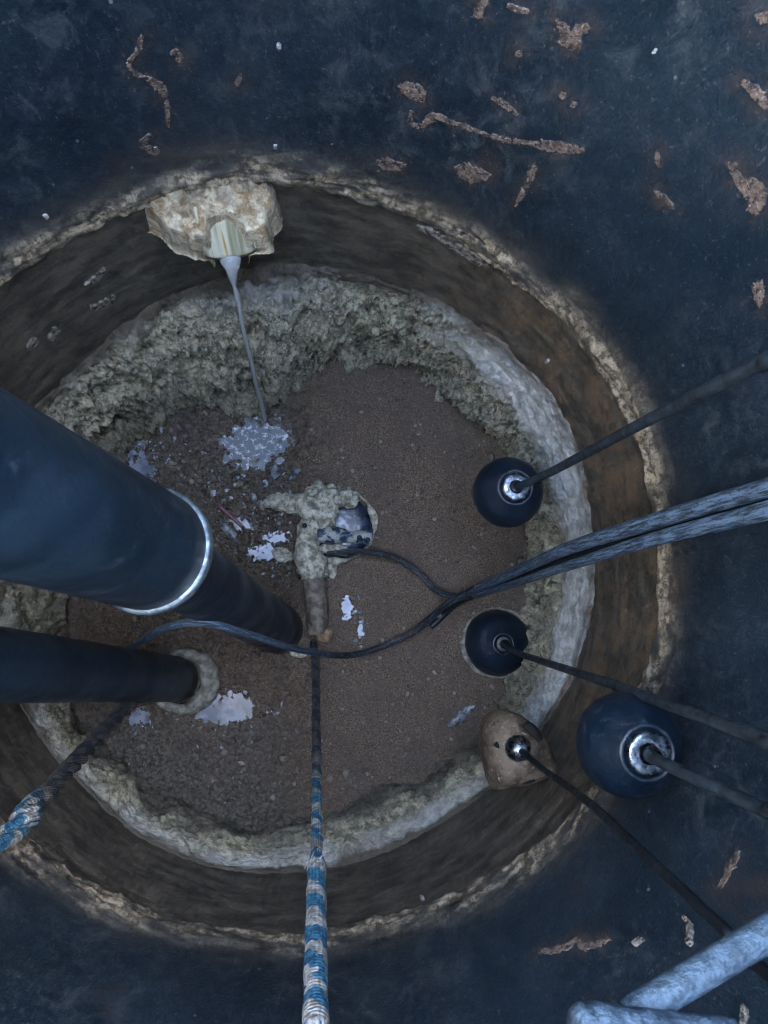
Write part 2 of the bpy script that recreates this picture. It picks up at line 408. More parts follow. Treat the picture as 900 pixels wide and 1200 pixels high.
M_COLLAR = m_plain('scum_collar', (0.12, 0.11, 0.085), (0.28, 0.265, 0.21), 0.7, 60, 0.006, 170)

def m_rope(name, dirty_at, twist, pitch):
    """blue flecks on pale braid; 'along' runs from the floor up, dirt falls off past dirty_at metres"""
    k = NT(name); al = k.attr('along'); ar = k.attr('around'); p = k.pos()
    ph = k.math('ADD', k.math('MULTIPLY', al, 1.0/pitch), k.math('MULTIPLY', ar, twist))
    ph = k.math('ADD', ph, k.math('MULTIPLY', k.noise(p, 45, 3), 1.5))
    s = k.math('FRACT', ph)
    blue = k.math('MULTIPLY', k.ramp(s, 0.28, 0.36), k.math('SUBTRACT', 1.0, k.ramp(s, 0.76, 0.84)))
    # braid cells
    d1 = k.math('SINE', k.math('ADD', k.math('MULTIPLY', al, 620), k.math('MULTIPLY', ar, 50.27)))
    d2 = k.math('SINE', k.math('SUBTRACT', k.math('MULTIPLY', al, 620), k.math('MULTIPLY', ar, 50.27)))
    cell = k.math('MULTIPLY', d1, d2)
    pale = k.mix(k.ramp(k.noise(p, 110, 3), 0.35, 0.65), (0.20, 0.19, 0.17), (0.50, 0.51, 0.49))
    br = k.ramp(k.noise(p, 35, 3), 0.60, 0.68)
    pale = k.mix(k.math('MULTIPLY', br, 0.7), pale, (0.17, 0.12, 0.09))
    bl = k.mix(k.ramp(k.noise(p, 130, 3), 0.35, 0.65), (0.012, 0.070, 0.145), (0.055, 0.21, 0.31))
    c = k.mix(blue, pale, bl)
    dm = k.ramp(k.math('ADD', al, k.math('MULTIPLY', k.math('SUBTRACT', k.noise(p, 22, 4), 0.5), 0.35)), dirty_at-0.08, dirty_at+0.14, 1.0, 0.0)
    dcol = k.mix(blue, (0.065, 0.060, 0.055), (0.018, 0.024, 0.034))
    c = k.mix(dm, c, dcol)
    nb = k.bump(cell, 0.0012, 0.8); nb = k.bump(k.noise(p, 500, 3), 0.002, 0.7, nb)
    return k.out(c, 0.8, nb, 0.3)

# ================================================================== the setting
# outlines read off the photograph, turned into heights / radii round the well
ringA = [(2, 322), (60, 288), (110, 263), (165, 238), (250, 212), (320, 208), (400, 224), (480, 248), (560, 290), (620, 335), (680, 392),
         (722, 455), (752, 520), (770, 600), (776, 680), (768, 770), (742, 850), (692, 935), (620, 1002), (540, 1048), (460, 1077),
         (380, 1095), (300, 1098), (220, 1085), (140, 1058), (60, 1012), (2, 968)]
crustB = [(12, 505), (40, 475), (75, 440), (130, 390), (200, 345), (270, 315), (340, 308), (420, 320), (490, 338), (540, 368), (600, 412),
          (650, 462), (680, 520), (692, 590), (700, 650), (694, 720), (672, 795), (630, 865), (570, 928), (500, 975), (440, 1003),
          (360, 1022), (300, 1025), (220, 1008), (140, 965), (90, 915), (45, 862), (20, 825)]
floorC = [(120, 560), (165, 515), (230, 488), (300, 480), (340, 478), (365, 450), (410, 428), (450, 426), (500, 445), (540, 480), (572, 520), (602, 560), (620, 620),
          (622, 680), (612, 730), (598, 790), (572, 850), (540, 880), (480, 908), (400, 938), (310, 965), (220, 945), (150, 905), (110, 870), (75, 830),
          (70, 760), (80, 660)]
fA = polar_fn([PW(*q) for q in ringA], lambda p: p.z)
fB = polar_fn([PW(*q) for q in crustB], lambda p: p.z)
fC = polar_fn([PZ(u, v, 0.0) for u, v in floorC], lambda p: min(0.565, math.hypot(p.x-AX, p.y-AY)))

def densify(poly, jit, closed=True, step=1.8):
    out = []
    k_ = len(poly)
    for i in range(k_ if closed else k_-1):
        a = np.array(poly[i], float); b = np.array(poly[(i+1) % k_], float)
        m = max(1, int(np.linalg.norm(b-a)/step))
        for s in range(m): out.append(a+(b-a)*s/m+(rng.normal(size=2)*jit if s else 0))
    return out
def stroke(pts, wid):
    """outline of a line with width; wid one number or one per point"""
    c = [Vector((*q, 0)) for q in pts]; c = catmull(c, 4) if len(c) > 2 else [c[0].lerp(c[1], t/6) for t in range(7)]
    k_ = len(c); w = wid if isinstance(wid, (list, tuple)) else [wid]*len(pts)
    L, Rr = [], []
    for i, q in enumerate(c):
        t = (c[min(i+1, k_-1)]-c[max(i-1, 0)]).normalized(); nn = Vector((-t.y, t.x, 0))
        h = np.interp(i/(k_-1)*(len(w)-1), range(len(w)), w)/2*(0.35 if i in (0, k_-1) else 1)*random.uniform(0.75, 1.3)
        L.append((q+nn*h)[:2]); Rr.append((q-nn*h)[:2])
    return L+Rr[::-1]
peels = [
    stroke([(166, 42), (163, 58), (152, 74), (158, 86), (175, 94), (186, 102), (194, 113), (198, 150)], [5, 6, 5, 4, 5, 11, 9, 3]),
    stroke([(200, 65), (208, 60), (213, 72), (206, 70)], 4), stroke([(178, 158), (168, 168), (175, 176), (187, 178)], [5, 8, 8, 9]),
    stroke([(283, 88), (276, 102)], 5), stroke([(572, -2), (562, 10), (560, 22)], [5, 9, 11]), stroke([(594, 6), (606, 12), (620, 15)], [4, 6, 5]),
    [(650, 24), (662, 28), (668, 38), (676, 30), (688, 27), (693, 33), (682, 42), (681, 56), (668, 59), (655, 51), (657, 40)],
    [(466, 102), (478, 97), (492, 101), (500, 110), (496, 121), (482, 116), (470, 110)],
    stroke([(481, 130), (482, 145), (495, 148), (508, 138), (535, 146), (560, 155), (590, 165), (620, 168), (650, 173), (685, 177)], [4, 6, 5, 9, 4, 4, 6, 5, 13, 7]),
    stroke([(576, 115), (590, 123), (607, 135)], [3, 7, 5]), stroke([(604, 66), (612, 62)], 8), stroke([(655, 113), (664, 112)], 7), stroke([(668, 124), (676, 123)], 5),
    [(532, 196), (546, 192), (560, 198), (575, 205), (570, 212), (552, 216), (538, 208)],
    stroke([(627, 191), (620, 212), (603, 242)], [6, 9, 3]), stroke([(769, 178), (772, 196)], 5), stroke([(764, 225), (778, 232), (790, 246)], [3, 6, 3]),
    [(852, 192), (862, 190), (864, 202), (874, 212), (884, 210), (897, 221), (896, 240), (888, 252), (874, 248), (878, 236), (866, 224), (858, 208)],
    [(882, 332), (892, 328), (895, 345), (890, 362), (883, 352)], [(440, 190), (455, 186), (476, 193), (470, 201), (448, 199)],
    stroke([(630, 1116), (660, 1110), (676, 1101), (684, 1108), (716, 1101)], [4, 7, 6, 8, 3]), stroke([(843, 1040), (852, 1022), (866, 996)], [5, 8, 4]),
    stroke([(868, 96), (884, 108), (899, 128)], [6, 10, 8]), [(884, 18), (899, 14), (903, 26), (890, 28)]]

def build_wall():
    nt, nz = 1150, 380
    zs = np.concatenate([np.linspace(-0.03, 0.2, 30)[:-1], np.linspace(0.2, 1.2, nz-60), np.linspace(1.2, RIM, 60)[1:]])
    nz = len(zs)
    th = np.linspace(-math.pi, math.pi, nt, endpoint=False)
    T, Z = np.meshgrid(th, zs); T = T.ravel(); Z = Z.ravel()
    q = np.stack([AX+R*np.cos(T), AY+R*np.sin(T), Z], 1)
    cyl0 = np.stack([T*R, Z, 0*T], 1)
    zA = fA(T); wob = 0.030*fbm(q, 9, 5, 0.6, seed=1)
    dz = Z-zA-wob
    thick = 0.5+0.6*sstep(-0.2, 0.35, fbm(q, 7, 3, seed=2))
    # the tide line: a ragged ledge, sharper below, feathered above
    wid_up = 0.06+0.09*np.clip(fbm(q, 4, 2, seed=8)+0.2, 0, 1)
    band = sstep(-0.016, -0.004, dz)*(1-sstep(0.006, wid_up, dz))
    rag = sstep(-0.20, 0.30, fbm(cyl0*np.array([16, 42, 1]), 1.0, 6, 0.68, seed=3)+0.25*fbm(q, 5, 2, seed=4)+0.22*np.exp(-((T-0.45)/0.5)**2))
    pale = band*rag*(0.55+0.45*thick)
    pale *= (1-0.85*sstep(0.015, 0.15, dz))
    ringm = np.clip(1.6*pale, 0, 1)
    d = band*(0.003+0.013*thick*np.clip(0.35+0.9*fbm(cyl0*np.array([13, 30, 1]), 1.0, 5, 0.65, seed=5), 0, 1.2))
    low = 1-sstep(-0.004, 0.012, dz+0.0)
    low = np.maximum(low, 0.7*(1-sstep(0.01, 0.14, dz+0.04*fbm(q, 12, 4, 0.6, seed=10))))
    cyl = np.stack([T*R, Z, 0*T], 1)
    streak = fbm(cyl*np.array([16, 30, 1]), 1.0, 4, seed=6)
    fine = fbm(q*np.array([1, 1, 0.4]), 45, 4, 0.6, seed=7)
    d += low*(0.003*streak+0.004*fine)+(1-low)*(0.0016*fine+0.0015*fbm(q, 9, 2, seed=9))
    r = R-d
    V = np.stack([AX+r*np.cos(T), AY+r*np.sin(T), Z], 1)
    i, j = np.meshgrid(np.arange(nz-1), np.arange(nt), indexing='ij'); j2 = (j+1) % nt
    Fc = np.stack([i*nt+j, (i+1)*nt+j, (i+1)*nt+j2, i*nt+j2], -1).reshape(-1, 4)
    o = mesh_obj('well_wall', V, Fc, M_WALL)
    attr(o.data, 'low', low); attr(o.data, 'ring', ringm)
    rust = 0.9*sstep(0.5, 1.0, np.cos(T-0.25))*low
    attr(o.data, 'rust', rust)
    attr(o.data, 'cyl', cyl, 'FLOAT_VECTOR')
    stain = np.zeros(len(T)); up = np.where(Z > zA+0.02)[0]
    for poly in peels:
        sub = poly[::max(1, len(poly)//9)]
        dm = np.full(len(up), 9.0)
        for u, v in sub:
            pw = PW(float(u), float(v)); da = (T[up]-ang(pw)+math.pi) % (2*math.pi)-math.pi
            dm = np.minimum(dm, (da*R)**2+((Z[up]-pw.z)*0.75)**2)
        stain[up] = np.maximum(stain[up], np.exp(-dm/(0.013**2)))
    attr(o.data, 'stain', np.clip(stain*1.1, 0, 1))
    return o
wall = build_wall()
tag(wall, 'round dark coated well wall with pale tide line and peeling patches', 'wall')

def floor_depress(x, y):
    d = np.zeros_like(x)
    qq = np.stack([x, y, 0*x+0.3], 1); rag = 1.5*fbm(qq, 38, 5, 0.65, seed=15); rag2 = 1.8*fbm(qq, 95, 4, 0.65, seed=16)
    for u, v, ru, rv, dep in PUDDLES:
        c = PZ(u, v, 0.0); e = ((x-c.x)/(ru*0.002))**2+((y-c.y)/(rv*0.002))**2
        d = np.maximum(d, dep*(1-sstep(0.25, 1.5, np.sqrt(e)+(rag*0.5+rag2*0.22 if ru > 40 else rag2))))
    return d
# u, v, half-widths in the picture, depth of the hollow
PUDDLES = [(300, 517, 60, 42, 0.018), (268, 831, 42, 21, 0.014), (407, 711, 6, 14, 0.012), (423, 738, 4, 12, 0.010),
           (326, 629, 13, 6, 0.011), (312, 648, 15, 9, 0.011), (165, 548, 11, 20, 0.010), (282, 614, 14, 9, 0.009),
           (160, 838, 9, 15, 0.007)]
def floor_base(x, y):
    """broad shape of the scum: raised right-hand mat, lower wet left side"""
    e1 = PZ(352, 500, 0); e2 = PZ(366, 452, 0)
    right = sstep(-0.03, 0.03, x-e1.x-0.25*(y-e1.y)+0.012*np.sin(y*45))
    up = sstep(-0.06, 0.10, y-PZ(350, 600, 0).y)
    h = 0.016*right*up
    return h
def floor_h(x, y, q=None):
    x = np.asarray(x, float); y = np.asarray(y, float)
    q = np.stack([x, y, 0*x], 1)
    left = 1-sstep(PZ(330, 0, 0).x, PZ(400, 0, 0).x, x)
    south = 1-sstep(PZ(0, 920, 0).y, PZ(0, 820, 0).y, y)
    rgh = np.clip(0.33+1.3*left+0.3*south, 0, 1.6)
    dp = floor_depress(x, y); rgh = rgh*(1-0.6*sstep(0.002, 0.009, dp))
    h = floor_base(x, y)-dp
    h += 0.009*rgh*fbm(q, 20, 3, seed=11)+0.009*(rgh-0.2)*fbm(q, 55, 4, 0.6, seed=12, ridged='b')+0.0026*fbm(q, 150, 3, 0.6, seed=13)
    return h
def build_floor():
    nt, nr = 900, 330
    th = np.linspace(-math.pi, math.pi, nt, endpoint=False); rr = np.linspace(0.002, R-0.002, nr)
    T, RR = np.meshgrid(th, rr); T = T.ravel(); RR = RR.ravel()
    x = AX+RR*np.cos(T); y = AY+RR*np.sin(T)
    h = floor_h(x, y)
    V = np.stack([x, y, h], 1)
    i, j = np.meshgrid(np.arange(nr-1), np.arange(nt), indexing='ij'); j2 = (j+1) % nt
    Fc = np.stack([i*nt+j, (i+1)*nt+j, (i+1)*nt+j2, i*nt+j2], -1).reshape(-1, 4)
    o = mesh_obj('scum_floor', V, Fc, M_FLOOR)
    q = V.copy(); q[:, 2] = 0
    left = 1-sstep(PZ(320, 0, 0).x, PZ(370, 0, 0).x, x+0.05*fbm(q, 9, 3, seed=21))
    north = sstep(PZ(0, 700, 0).y, PZ(0, 640, 0).y, y)
    south = 1-sstep(PZ(0, 870, 0).y, PZ(0, 820, 0).y, y+0.05*fbm(q, 9, 3, seed=22))
    near = sstep(0.40, 0.52, RR+0.06*fbm(q, 12, 3, seed=23))
    wet = np.clip(left*north*0.9+sstep(0.0008, 0.004, floor_depress(x, y)), 0, 1)
    attr(o.data, 'wet', wet); attr(o.data, 'grey', np.clip(0.85*left*north+0.7*south*left+0.3*near, 0, 1))
    tag(o, 'brown grainy scum mat covering the bottom of the well', 'scum', kind='structure')
    return o
floor = build_floor()

def build_crust():
    nt, nt2 = 1250, 170
    th = np.linspace(-math.pi, math.pi, nt, endpoint=False); tt = np.linspace(0, 1, nt2)
    T, S = np.meshgrid(th, tt); T = T.ravel(); S = S.ravel()
    d0 = np.stack([np.cos(T)*R, np.sin(T)*R, S*0.3], 1)
    zB = fB(T)+(0.045+0.02*np.sin(T))*fbm(d0*np.array([1, 1, 0]), 9, 5, 0.6, seed=31); rC = fC(T)+0.010*fbm(d0*np.array([1, 1, 0]), 16, 4, 0.6, seed=32)
    tk = R-rC
    north = sstep(0.15, 0.75, np.sin(T)); right = sstep(0.55, 0.95, np.cos(T-0.2)); southm = sstep(0.2, 0.8, -np.sin(T))
    # profile: thin lip on the wall, bulging towards the floor
    prof = (0.10*sstep(0, 0.05, S)+0.22*sstep(0.02, 0.35, S)+0.68*S**1.6)
    z = zB*(1-S)**1.05-0.035*S**6
    r = R+0.012*(1-sstep(0, 0.03, S))-tk*prof
    V = np.stack([AX+r*np.cos(T), AY+r*np.sin(T), z], 1)
    nx = -np.cos(T)*0.85; ny = -np.sin(T)*0.85; nz_ = 0.5+0*T
    cyl = np.stack([T*R, z, r], 1)
    coarse = fbm(V*np.array([1, 1, 1.3]), 11, 3, 0.5, seed=33)
    layers = fbm(V*np.array([1, 1, 2.6])+0.05*coarse[:, None], 15, 5, 0.6, seed=34, ridged='b')
    lumps = fbm(V, 42, 4, 0.55, seed=35, ridged='b')
    ph = V[:, 2]*46+5.5*fbm(V, 7, 3, 0.5, seed=37)+1.2*coarse
    tri = 1-np.abs((ph % 1.0)*2-1); strata = tri**1.6-0.4
    smooth_zone = right*(1-sstep(0.30, 0.55, S+0.12*coarse))
    band = 1-sstep(0.16, 0.44, S+0.45*coarse)
    soft = np.clip(np.maximum(0.85*smooth_zone, southm*(0.45+0.35*band)), 0, 0.9)
    env = sstep(0.0, 0.10, S)
    amp = env*(1-soft)
    dsp = amp*(0.065*coarse+0.036*layers*(0.4+0.6*north)+0.020*lumps*(0.6+0.5*north)+0.010*strata*(0.4+0.8*north))+env*soft*(0.014*coarse+0.0045*lumps+0.0075*strata*southm)
    V[:, 0] += nx*dsp; V[:, 1] += ny*dsp; V[:, 2] += nz_*dsp*0.7
    rr = np.hypot(V[:, 0]-AX, V[:, 1]-AY); lim = np.where(S > 0.03, R-0.004, R+0.02)
    f = np.minimum(1, lim/rr); V[:, 0] = AX+(V[:, 0]-AX)*f; V[:, 1] = AY+(V[:, 1]-AY)*f
    i, j = np.meshgrid(np.arange(nt2-1), np.arange(nt), indexing='ij'); j2 = (j+1) % nt
    Fc = np.stack([i*nt+j, i*nt+j2, (i+1)*nt+j2, (i+1)*nt+j], -1).reshape(-1, 4)
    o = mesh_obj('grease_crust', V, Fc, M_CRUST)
    nzz = fbm(V, 13, 4, 0.6, seed=36)
    nw = np.exp(-((np.abs(T-math.radians(97))/0.16)**2))*(1-sstep(0.12, 0.30, S+0.1*nzz))
    nw2 = sstep(0.25, 0.9, np.sin(T))*(1-sstep(0.05, 0.22, S+0.30*nzz))*sstep(-0.1, 0.3, nzz)*0.6
    pale = np.clip(1.1*smooth_zone*sstep(-0.35, 0.0, nzz+0.2)+0.8*nw+nw2+0.42*southm*band*(0.7+1.6*nzz)+0.25*(1-north)*band, 0, 1)
    attr(o.data, 'pale', pale); attr(o.data, 'lay', np.clip(0.5*north+0.25, 0, 1))
    attr(o.data, 'rust', np.clip(right*(1-sstep(0.0, 0.09, S+0.05*nzz))*1.0, 0, 1))
    edge = (1-sstep(0.03, 0.13, S+0.12*nzz))*(1-0.5*right)
    attr(o.data, 'edge', np.clip(edge, 0, 0.9))
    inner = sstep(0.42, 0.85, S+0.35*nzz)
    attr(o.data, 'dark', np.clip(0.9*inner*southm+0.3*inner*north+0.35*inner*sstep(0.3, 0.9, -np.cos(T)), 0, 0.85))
    bz = sstep(-0.05, 0.30, fbm(V, 9, 3, 0.55, seed=38)+0.1)
    attr(o.data, 'strat', np.clip((1-sstep(-0.30, 0.02, strata))*(0.35+0.65*north)*bz*0.95, 0, 0.95))
    attr(o.data, 'cyl', cyl, 'FLOAT_VECTOR')
    tag(o, 'grey lumpy grease crust caked round the foot of the wall', 'crust', kind='stuff')
    return o
crust = build_crust()

# ground round the opening and the rim
def annulus(name, r0, r1, z, mat, rings=2, seg=96, amp=0):
    V = []; Fc = []
    rs = [r0*(r1/r0)**(i/(rings-1)) for i in range(rings)]
    for i, r in enumerate(rs):
        for j in range(seg):
            a = 2*math.pi*j/seg; V.append((AX+r*math.cos(a), AY+r*math.sin(a), z+(amp*random.uniform(-1, 1) if 0 < i else 0)))
    for i in range(rings-1):
        for j in range(seg): Fc.append((i*seg+j, (i+1)*seg+j, (i+1)*seg+(j+1) % seg, i*seg+(j+1) % seg))
    return mesh_obj(name, V, Fc, mat)
M_GROUND = m_plain('dry_ground', (0.10, 0.085, 0.06), (0.17, 0.145, 0.10), 0.9, 6, 0.01, 60)
tag(annulus('ground', R+0.09, 200, RIM-0.05, M_GROUND, 14, amp=0.008), kind='structure')
M_RIM = m_plain('rim_concrete', (0.16, 0.16, 0.155), (0.27, 0.265, 0.25), 0.85, 20, 0.003, 120)
Vr = []; Fr = []; seg = 128
for j in range(seg):
    a = 2*math.pi*j/seg
    for r, z in ((R-0.001, RIM-0.04), (R+0.004, RIM+0.02), (R+0.10, RIM+0.02), (R+0.10, RIM-0.12)):
        Vr.append((AX+r*math.cos(a), AY+r*math.sin(a), z))
for j in range(seg):
    for k_ in range(3): Fr.append((j*4+k_, j*4+k_+1, ((j+1) % seg)*4+k_+1, ((j+1) % seg)*4+k_))
rim = mesh_obj('rim_ring', Vr, Fr, M_RIM, wall)
# unseen concrete neck added above the shaft to bounce warm sunlight down
Vr = []; Fr = []
for j in range(seg):
    a = 2*math.pi*j/seg
    for r, z in ((R+0.005, 1.452), (R-0.018, 1.46), (R-0.018, 1.745), (R-0.012, 1.75), (R-0.012, 1.76), (R-0.018, 1.765), (R-0.018, 2.055), (R-0.012, 2.06), (R-0.012, 2.07), (R-0.018, 2.075), (R-0.018, RIM-0.03), (R+0.004, RIM-0.03)):
        Vr.append((AX+r*math.cos(a), AY+r*math.sin(a), z))
for j in range(seg):
    for k_ in range(11): Fr.append((j*12+k_, j*12+k_+1, ((j+1) % seg)*12+k_+1, ((j+1) % seg)*12+k_))
mesh_obj('bounce_neck', Vr, Fr, M_RIM, wall, smooth=False)

# ------------------------------------------------------------------ patches on the wall
def wall_patch(poly, mat, name='peeled_patch', jit=1.1, lift=0.0017, dens=True):
    pts = densify(poly, jit) if dens else [np.array(q) for q in poly]
    bm = bmesh.new()
    top = []; bot = []
    for q in pts:
        p0 = PW(float(q[0]), float(q[1]), R-lift); p1 = PW(float(q[0]), float(q[1]), R+0.004)
        top.append(bm.verts.new(p0)); bot.append(bm.verts.new((p1.x, p1.y, p0.z)))
    from mathutils.geometry import tessellate_polygon
    for t3 in tessellate_polygon([[Vector((float(q[0]), float(q[1]), 0)) for q in pts]]):
        try: bm.faces.new([top[i] for i in t3])
        except ValueError: pass
    for i in range(len(top)):
        i2 = (i+1) % len(top); bm.faces.new((top[i2], top[i], bot[i], bot[i2]))
    bmesh.ops.recalc_face_normals(bm, faces=bm.faces)
    me = bpy.data.meshes.new(name); bm.to_mesh(me); bm.free(); me.materials.append(mat)
    return link(bpy.data.objects.new(name, me), wall)
for s_ in peels: wall_patch(s_, M_PEEL)
scuffs = [stroke([(488, 266), (515, 278), (545, 298), (575, 313)], [4, 8, 9, 3]), stroke([(108, 364), (122, 358), (136, 348)], [4, 8, 5]),
          stroke([(520, 268), (545, 276), (570, 292)], [2, 4, 3]),
          stroke([(100, 335), (113, 328), (124, 316)], [3, 6, 3]), stroke([(60, 400), (68, 385)], 6), stroke([(34, 410), (44, 398)], 7),
          stroke([(740, 1105), (752, 1096)], 4), stroke([(804, 1105), (806, 1085), (800, 1072)], [5, 4, 6]), stroke([(868, 1200), (870, 1175)], 5)]
for s_ in scuffs: wall_patch(s_, M_SCUFF, 'pale_scuff', lift=0.005)
for u, v, s_ in [(327, 56, 2.6), (323, 173, 2.4), (55, 255, 2.8), (766, 62, 2.2), (494, 1050, 2.4), (640, 425, 2.0), (152, 1060, 3.2)]:
    po = [(u+s_*random.uniform(0.8, 1.3)*math.cos(a), v+s_*random.uniform(0.6, 1.1)*math.sin(a)) for a in np.linspace(0, 6.28, 9)[:-1]]
    wall_patch(po, M_SPECK, 'white_speck', dens=False, lift=0.004)

# ------------------------------------------------------------------ water in the hollows
def water_sheet(name, u, v, ru, rv, z, mat, label):
    c = PZ(u, v, z); seg = 48; V = [c]; Fc = []
    for ri in range(1, 6):
        for j in range(seg):
            a = 2*math.pi*j/seg
            V.append(c+Vector((math.cos(a)*ru*0.002*ri/5, math.sin(a)*rv*0.002*ri/5, 0)))
    for j in range(seg): Fc.append((0, 1+j, 1+(j+1) % seg))
    for ri in range(4):
        for j in range(seg): Fc.append((1+ri*seg+j, 1+(ri+1)*seg+j, 1+(ri+1)*seg+(j+1) % seg, 1+ri*seg+(j+1) % seg))
    o = mesh_obj(name, V, Fc, mat)
    return tag(o, label, 'puddle', kind='structure')
WL = ['splash pool where the stream lands on the scum', 'still bluish puddle right of the foot of the narrow pipe', 'small bright puddle right of the caked pump pipe',
      'thin wet pocket just above the black cable', 'small wet pocket left of the caked pump fitting', 'wet pocket beside the low caked lump', 'wet strip along the upper edge of the thick pipe',
      'wet pocket beside the plum stick', 'sliver of water under the frayed rope']
for (u, v, ru, rv, dep), lb in zip(PUDDLES, WL):
    c = PZ(u, v, 0)
    base = float(floor_base(np.array([c.x]), np.array([c.y]))[0])
    big = 1.55
    zz = base-dep*(0.30 if ru > 40 else 0.42)-0.00013*ru
    water_sheet('puddle', u, v, ru*big, rv*big, zz, M_SPLASH if u == 300 else M_WATER, lb)

# grit scattered over the mat
def build_grit():
    bm = bmesh.new(); bmesh.ops.create_icosphere(bm, subdivisions=1, radius=1)
    bv = np.array([v.co for v in bm.verts]); bf = np.array([[v.index for v in f.verts] for f in bm.faces]); bm.free()
    N_ = 3600
    a = rng.uniform(0, 2*math.pi, N_); r = 0.56*np.sqrt(rng.uniform(0, 1, N_))
    x = AX+r*np.cos(a); y = AY+r*np.sin(a)
    keep = r < fC(a)-0.005; x, y = x[keep], y[keep]; N_ = len(x)
    z = floor_h(x, y)
    s = 0.0009+0.0011*rng.exponential(1.0, N_); s = np.minimum(s, 0.0075)
    V = []; Fc = []; tone = []
    for i in range(N_):
        sc = s[i]*rng.uniform(0.6, 1.4, 3)*np.array([1, 1, 0.6]); an = rng.uniform(0, 6.28)
        rot = np.array([[math.cos(an), -math.sin(an), 0], [math.sin(an), math.cos(an), 0], [0, 0, 1]])
        vv = (bv*rng.uniform(0.75, 1.2, (len(bv), 1))*sc) @ rot.T+np.array([x[i], y[i], z[i]+0.25*s[i]])
        V.append(vv); Fc.append(bf+12*i); tone += [float(np.clip(rng.beta(1.1, 3.0)+(0.25 if s[i] > 0.004 else 0), 0, 1))]*12
    o = mesh_obj('grit', np.concatenate(V), np.concatenate(Fc), M_GRIT, smooth=False)
    attr(o.data, 'tone', tone)
    tag(o, 'small pale grit scattered over the brown scum', 'grit', kind='stuff')
build_grit()

def build_clods(name, spread, mat, label, smin, sexp, smax, flat, jag):
    bm = bmesh.new(); bmesh.ops.create_icosphere(bm, subdivisions=2, radius=1)
    bv = np.array([v.co for v in bm.verts]); bf = np.array([[v.index for v in f.verts] for f in bm.faces]); bm.free()
    spots = []
    for cu, cv, su, sv, m in spread:
        for _ in range(m):
            p_ = PZ(cu+rng.normal()*su, cv+rng.normal()*sv, 0); r_ = math.hypot(p_.x-AX, p_.y-AY)
            if r_ < float(fC(ang(p_))): spots.append((p_.x, p_.y))
    sp = np.array(spots); z = floor_h(sp[:, 0], sp[:, 1]); dp = floor_depress(sp[:, 0], sp[:, 1])
    V = []; Fc = []; tone = []; c_ = 0
    for i in range(len(sp)):
        if dp[i] > 0.004: continue
        s_ = min(smax, smin+sexp*rng.exponential()); an = rng.uniform(0, 6.28)
        rot = np.array([[math.cos(an), -math.sin(an), 0], [math.sin(an), math.cos(an), 0], [0, 0, 1]])
        off = fbm(bv+i*3.7, 1.7, 2, seed=1)[:, None]
        vv = (bv*(1+jag*off)*s_*np.array([1.2, rng.uniform(0.5, 1), flat])) @ rot.T+np.array([sp[i, 0], sp[i, 1], z[i]+0.1*s_+(0.002 if flat < 0.4 else 0)])
        V.append(vv); Fc.append(bf+len(bv)*c_); c_ += 1; tone += [float(rng.beta(1.3, 4.0))]*len(bv)
    o = mesh_obj(name, np.concatenate(V), np.concatenate(Fc), mat); attr(o.data, 'tone', tone)
    tag(o, label, 'sludge', kind='stuff')
k = NT('wet_clod'); M_CLOD = k.out(k.mix(k.attr('tone'), (0.045, 0.037, 0.028), (0.30, 0.28, 0.23)), 0.32, k.bump(k.noise(k.pos(), 400, 3), 0.002), 0.5)
build_clods('sludge_clods', ((260, 560, 60, 40, 130), (200, 520, 50, 25, 70), (230, 900, 75, 28, 80), (340, 640, 30, 50, 40), (430, 900, 60, 15, 30), (590, 650, 20, 60, 30)),
            M_CLOD, 'wet dark sludge clods strewn over the left side of the scum', 0.0022, 0.0020, 0.009, 0.45, 1.1)
build_clods('glint_flecks', ((168, 548, 16, 22, 70), (300, 552, 30, 8, 60), (325, 600, 16, 30, 50), (318, 645, 14, 12, 40), (285, 600, 25, 14, 40), (250, 560, 50, 30, 50), (280, 838, 30, 12, 25), (165, 845, 12, 18, 20), (420, 725, 8, 16, 14), (260, 880, 60, 30, 30)),
            M_GLINT, 'tiny pale flecks painted as wet glints on the sludge', 0.0011, 0.0016, 0.0075, 0.28, 1.5)  # flecks added to give the sludge its sparkle

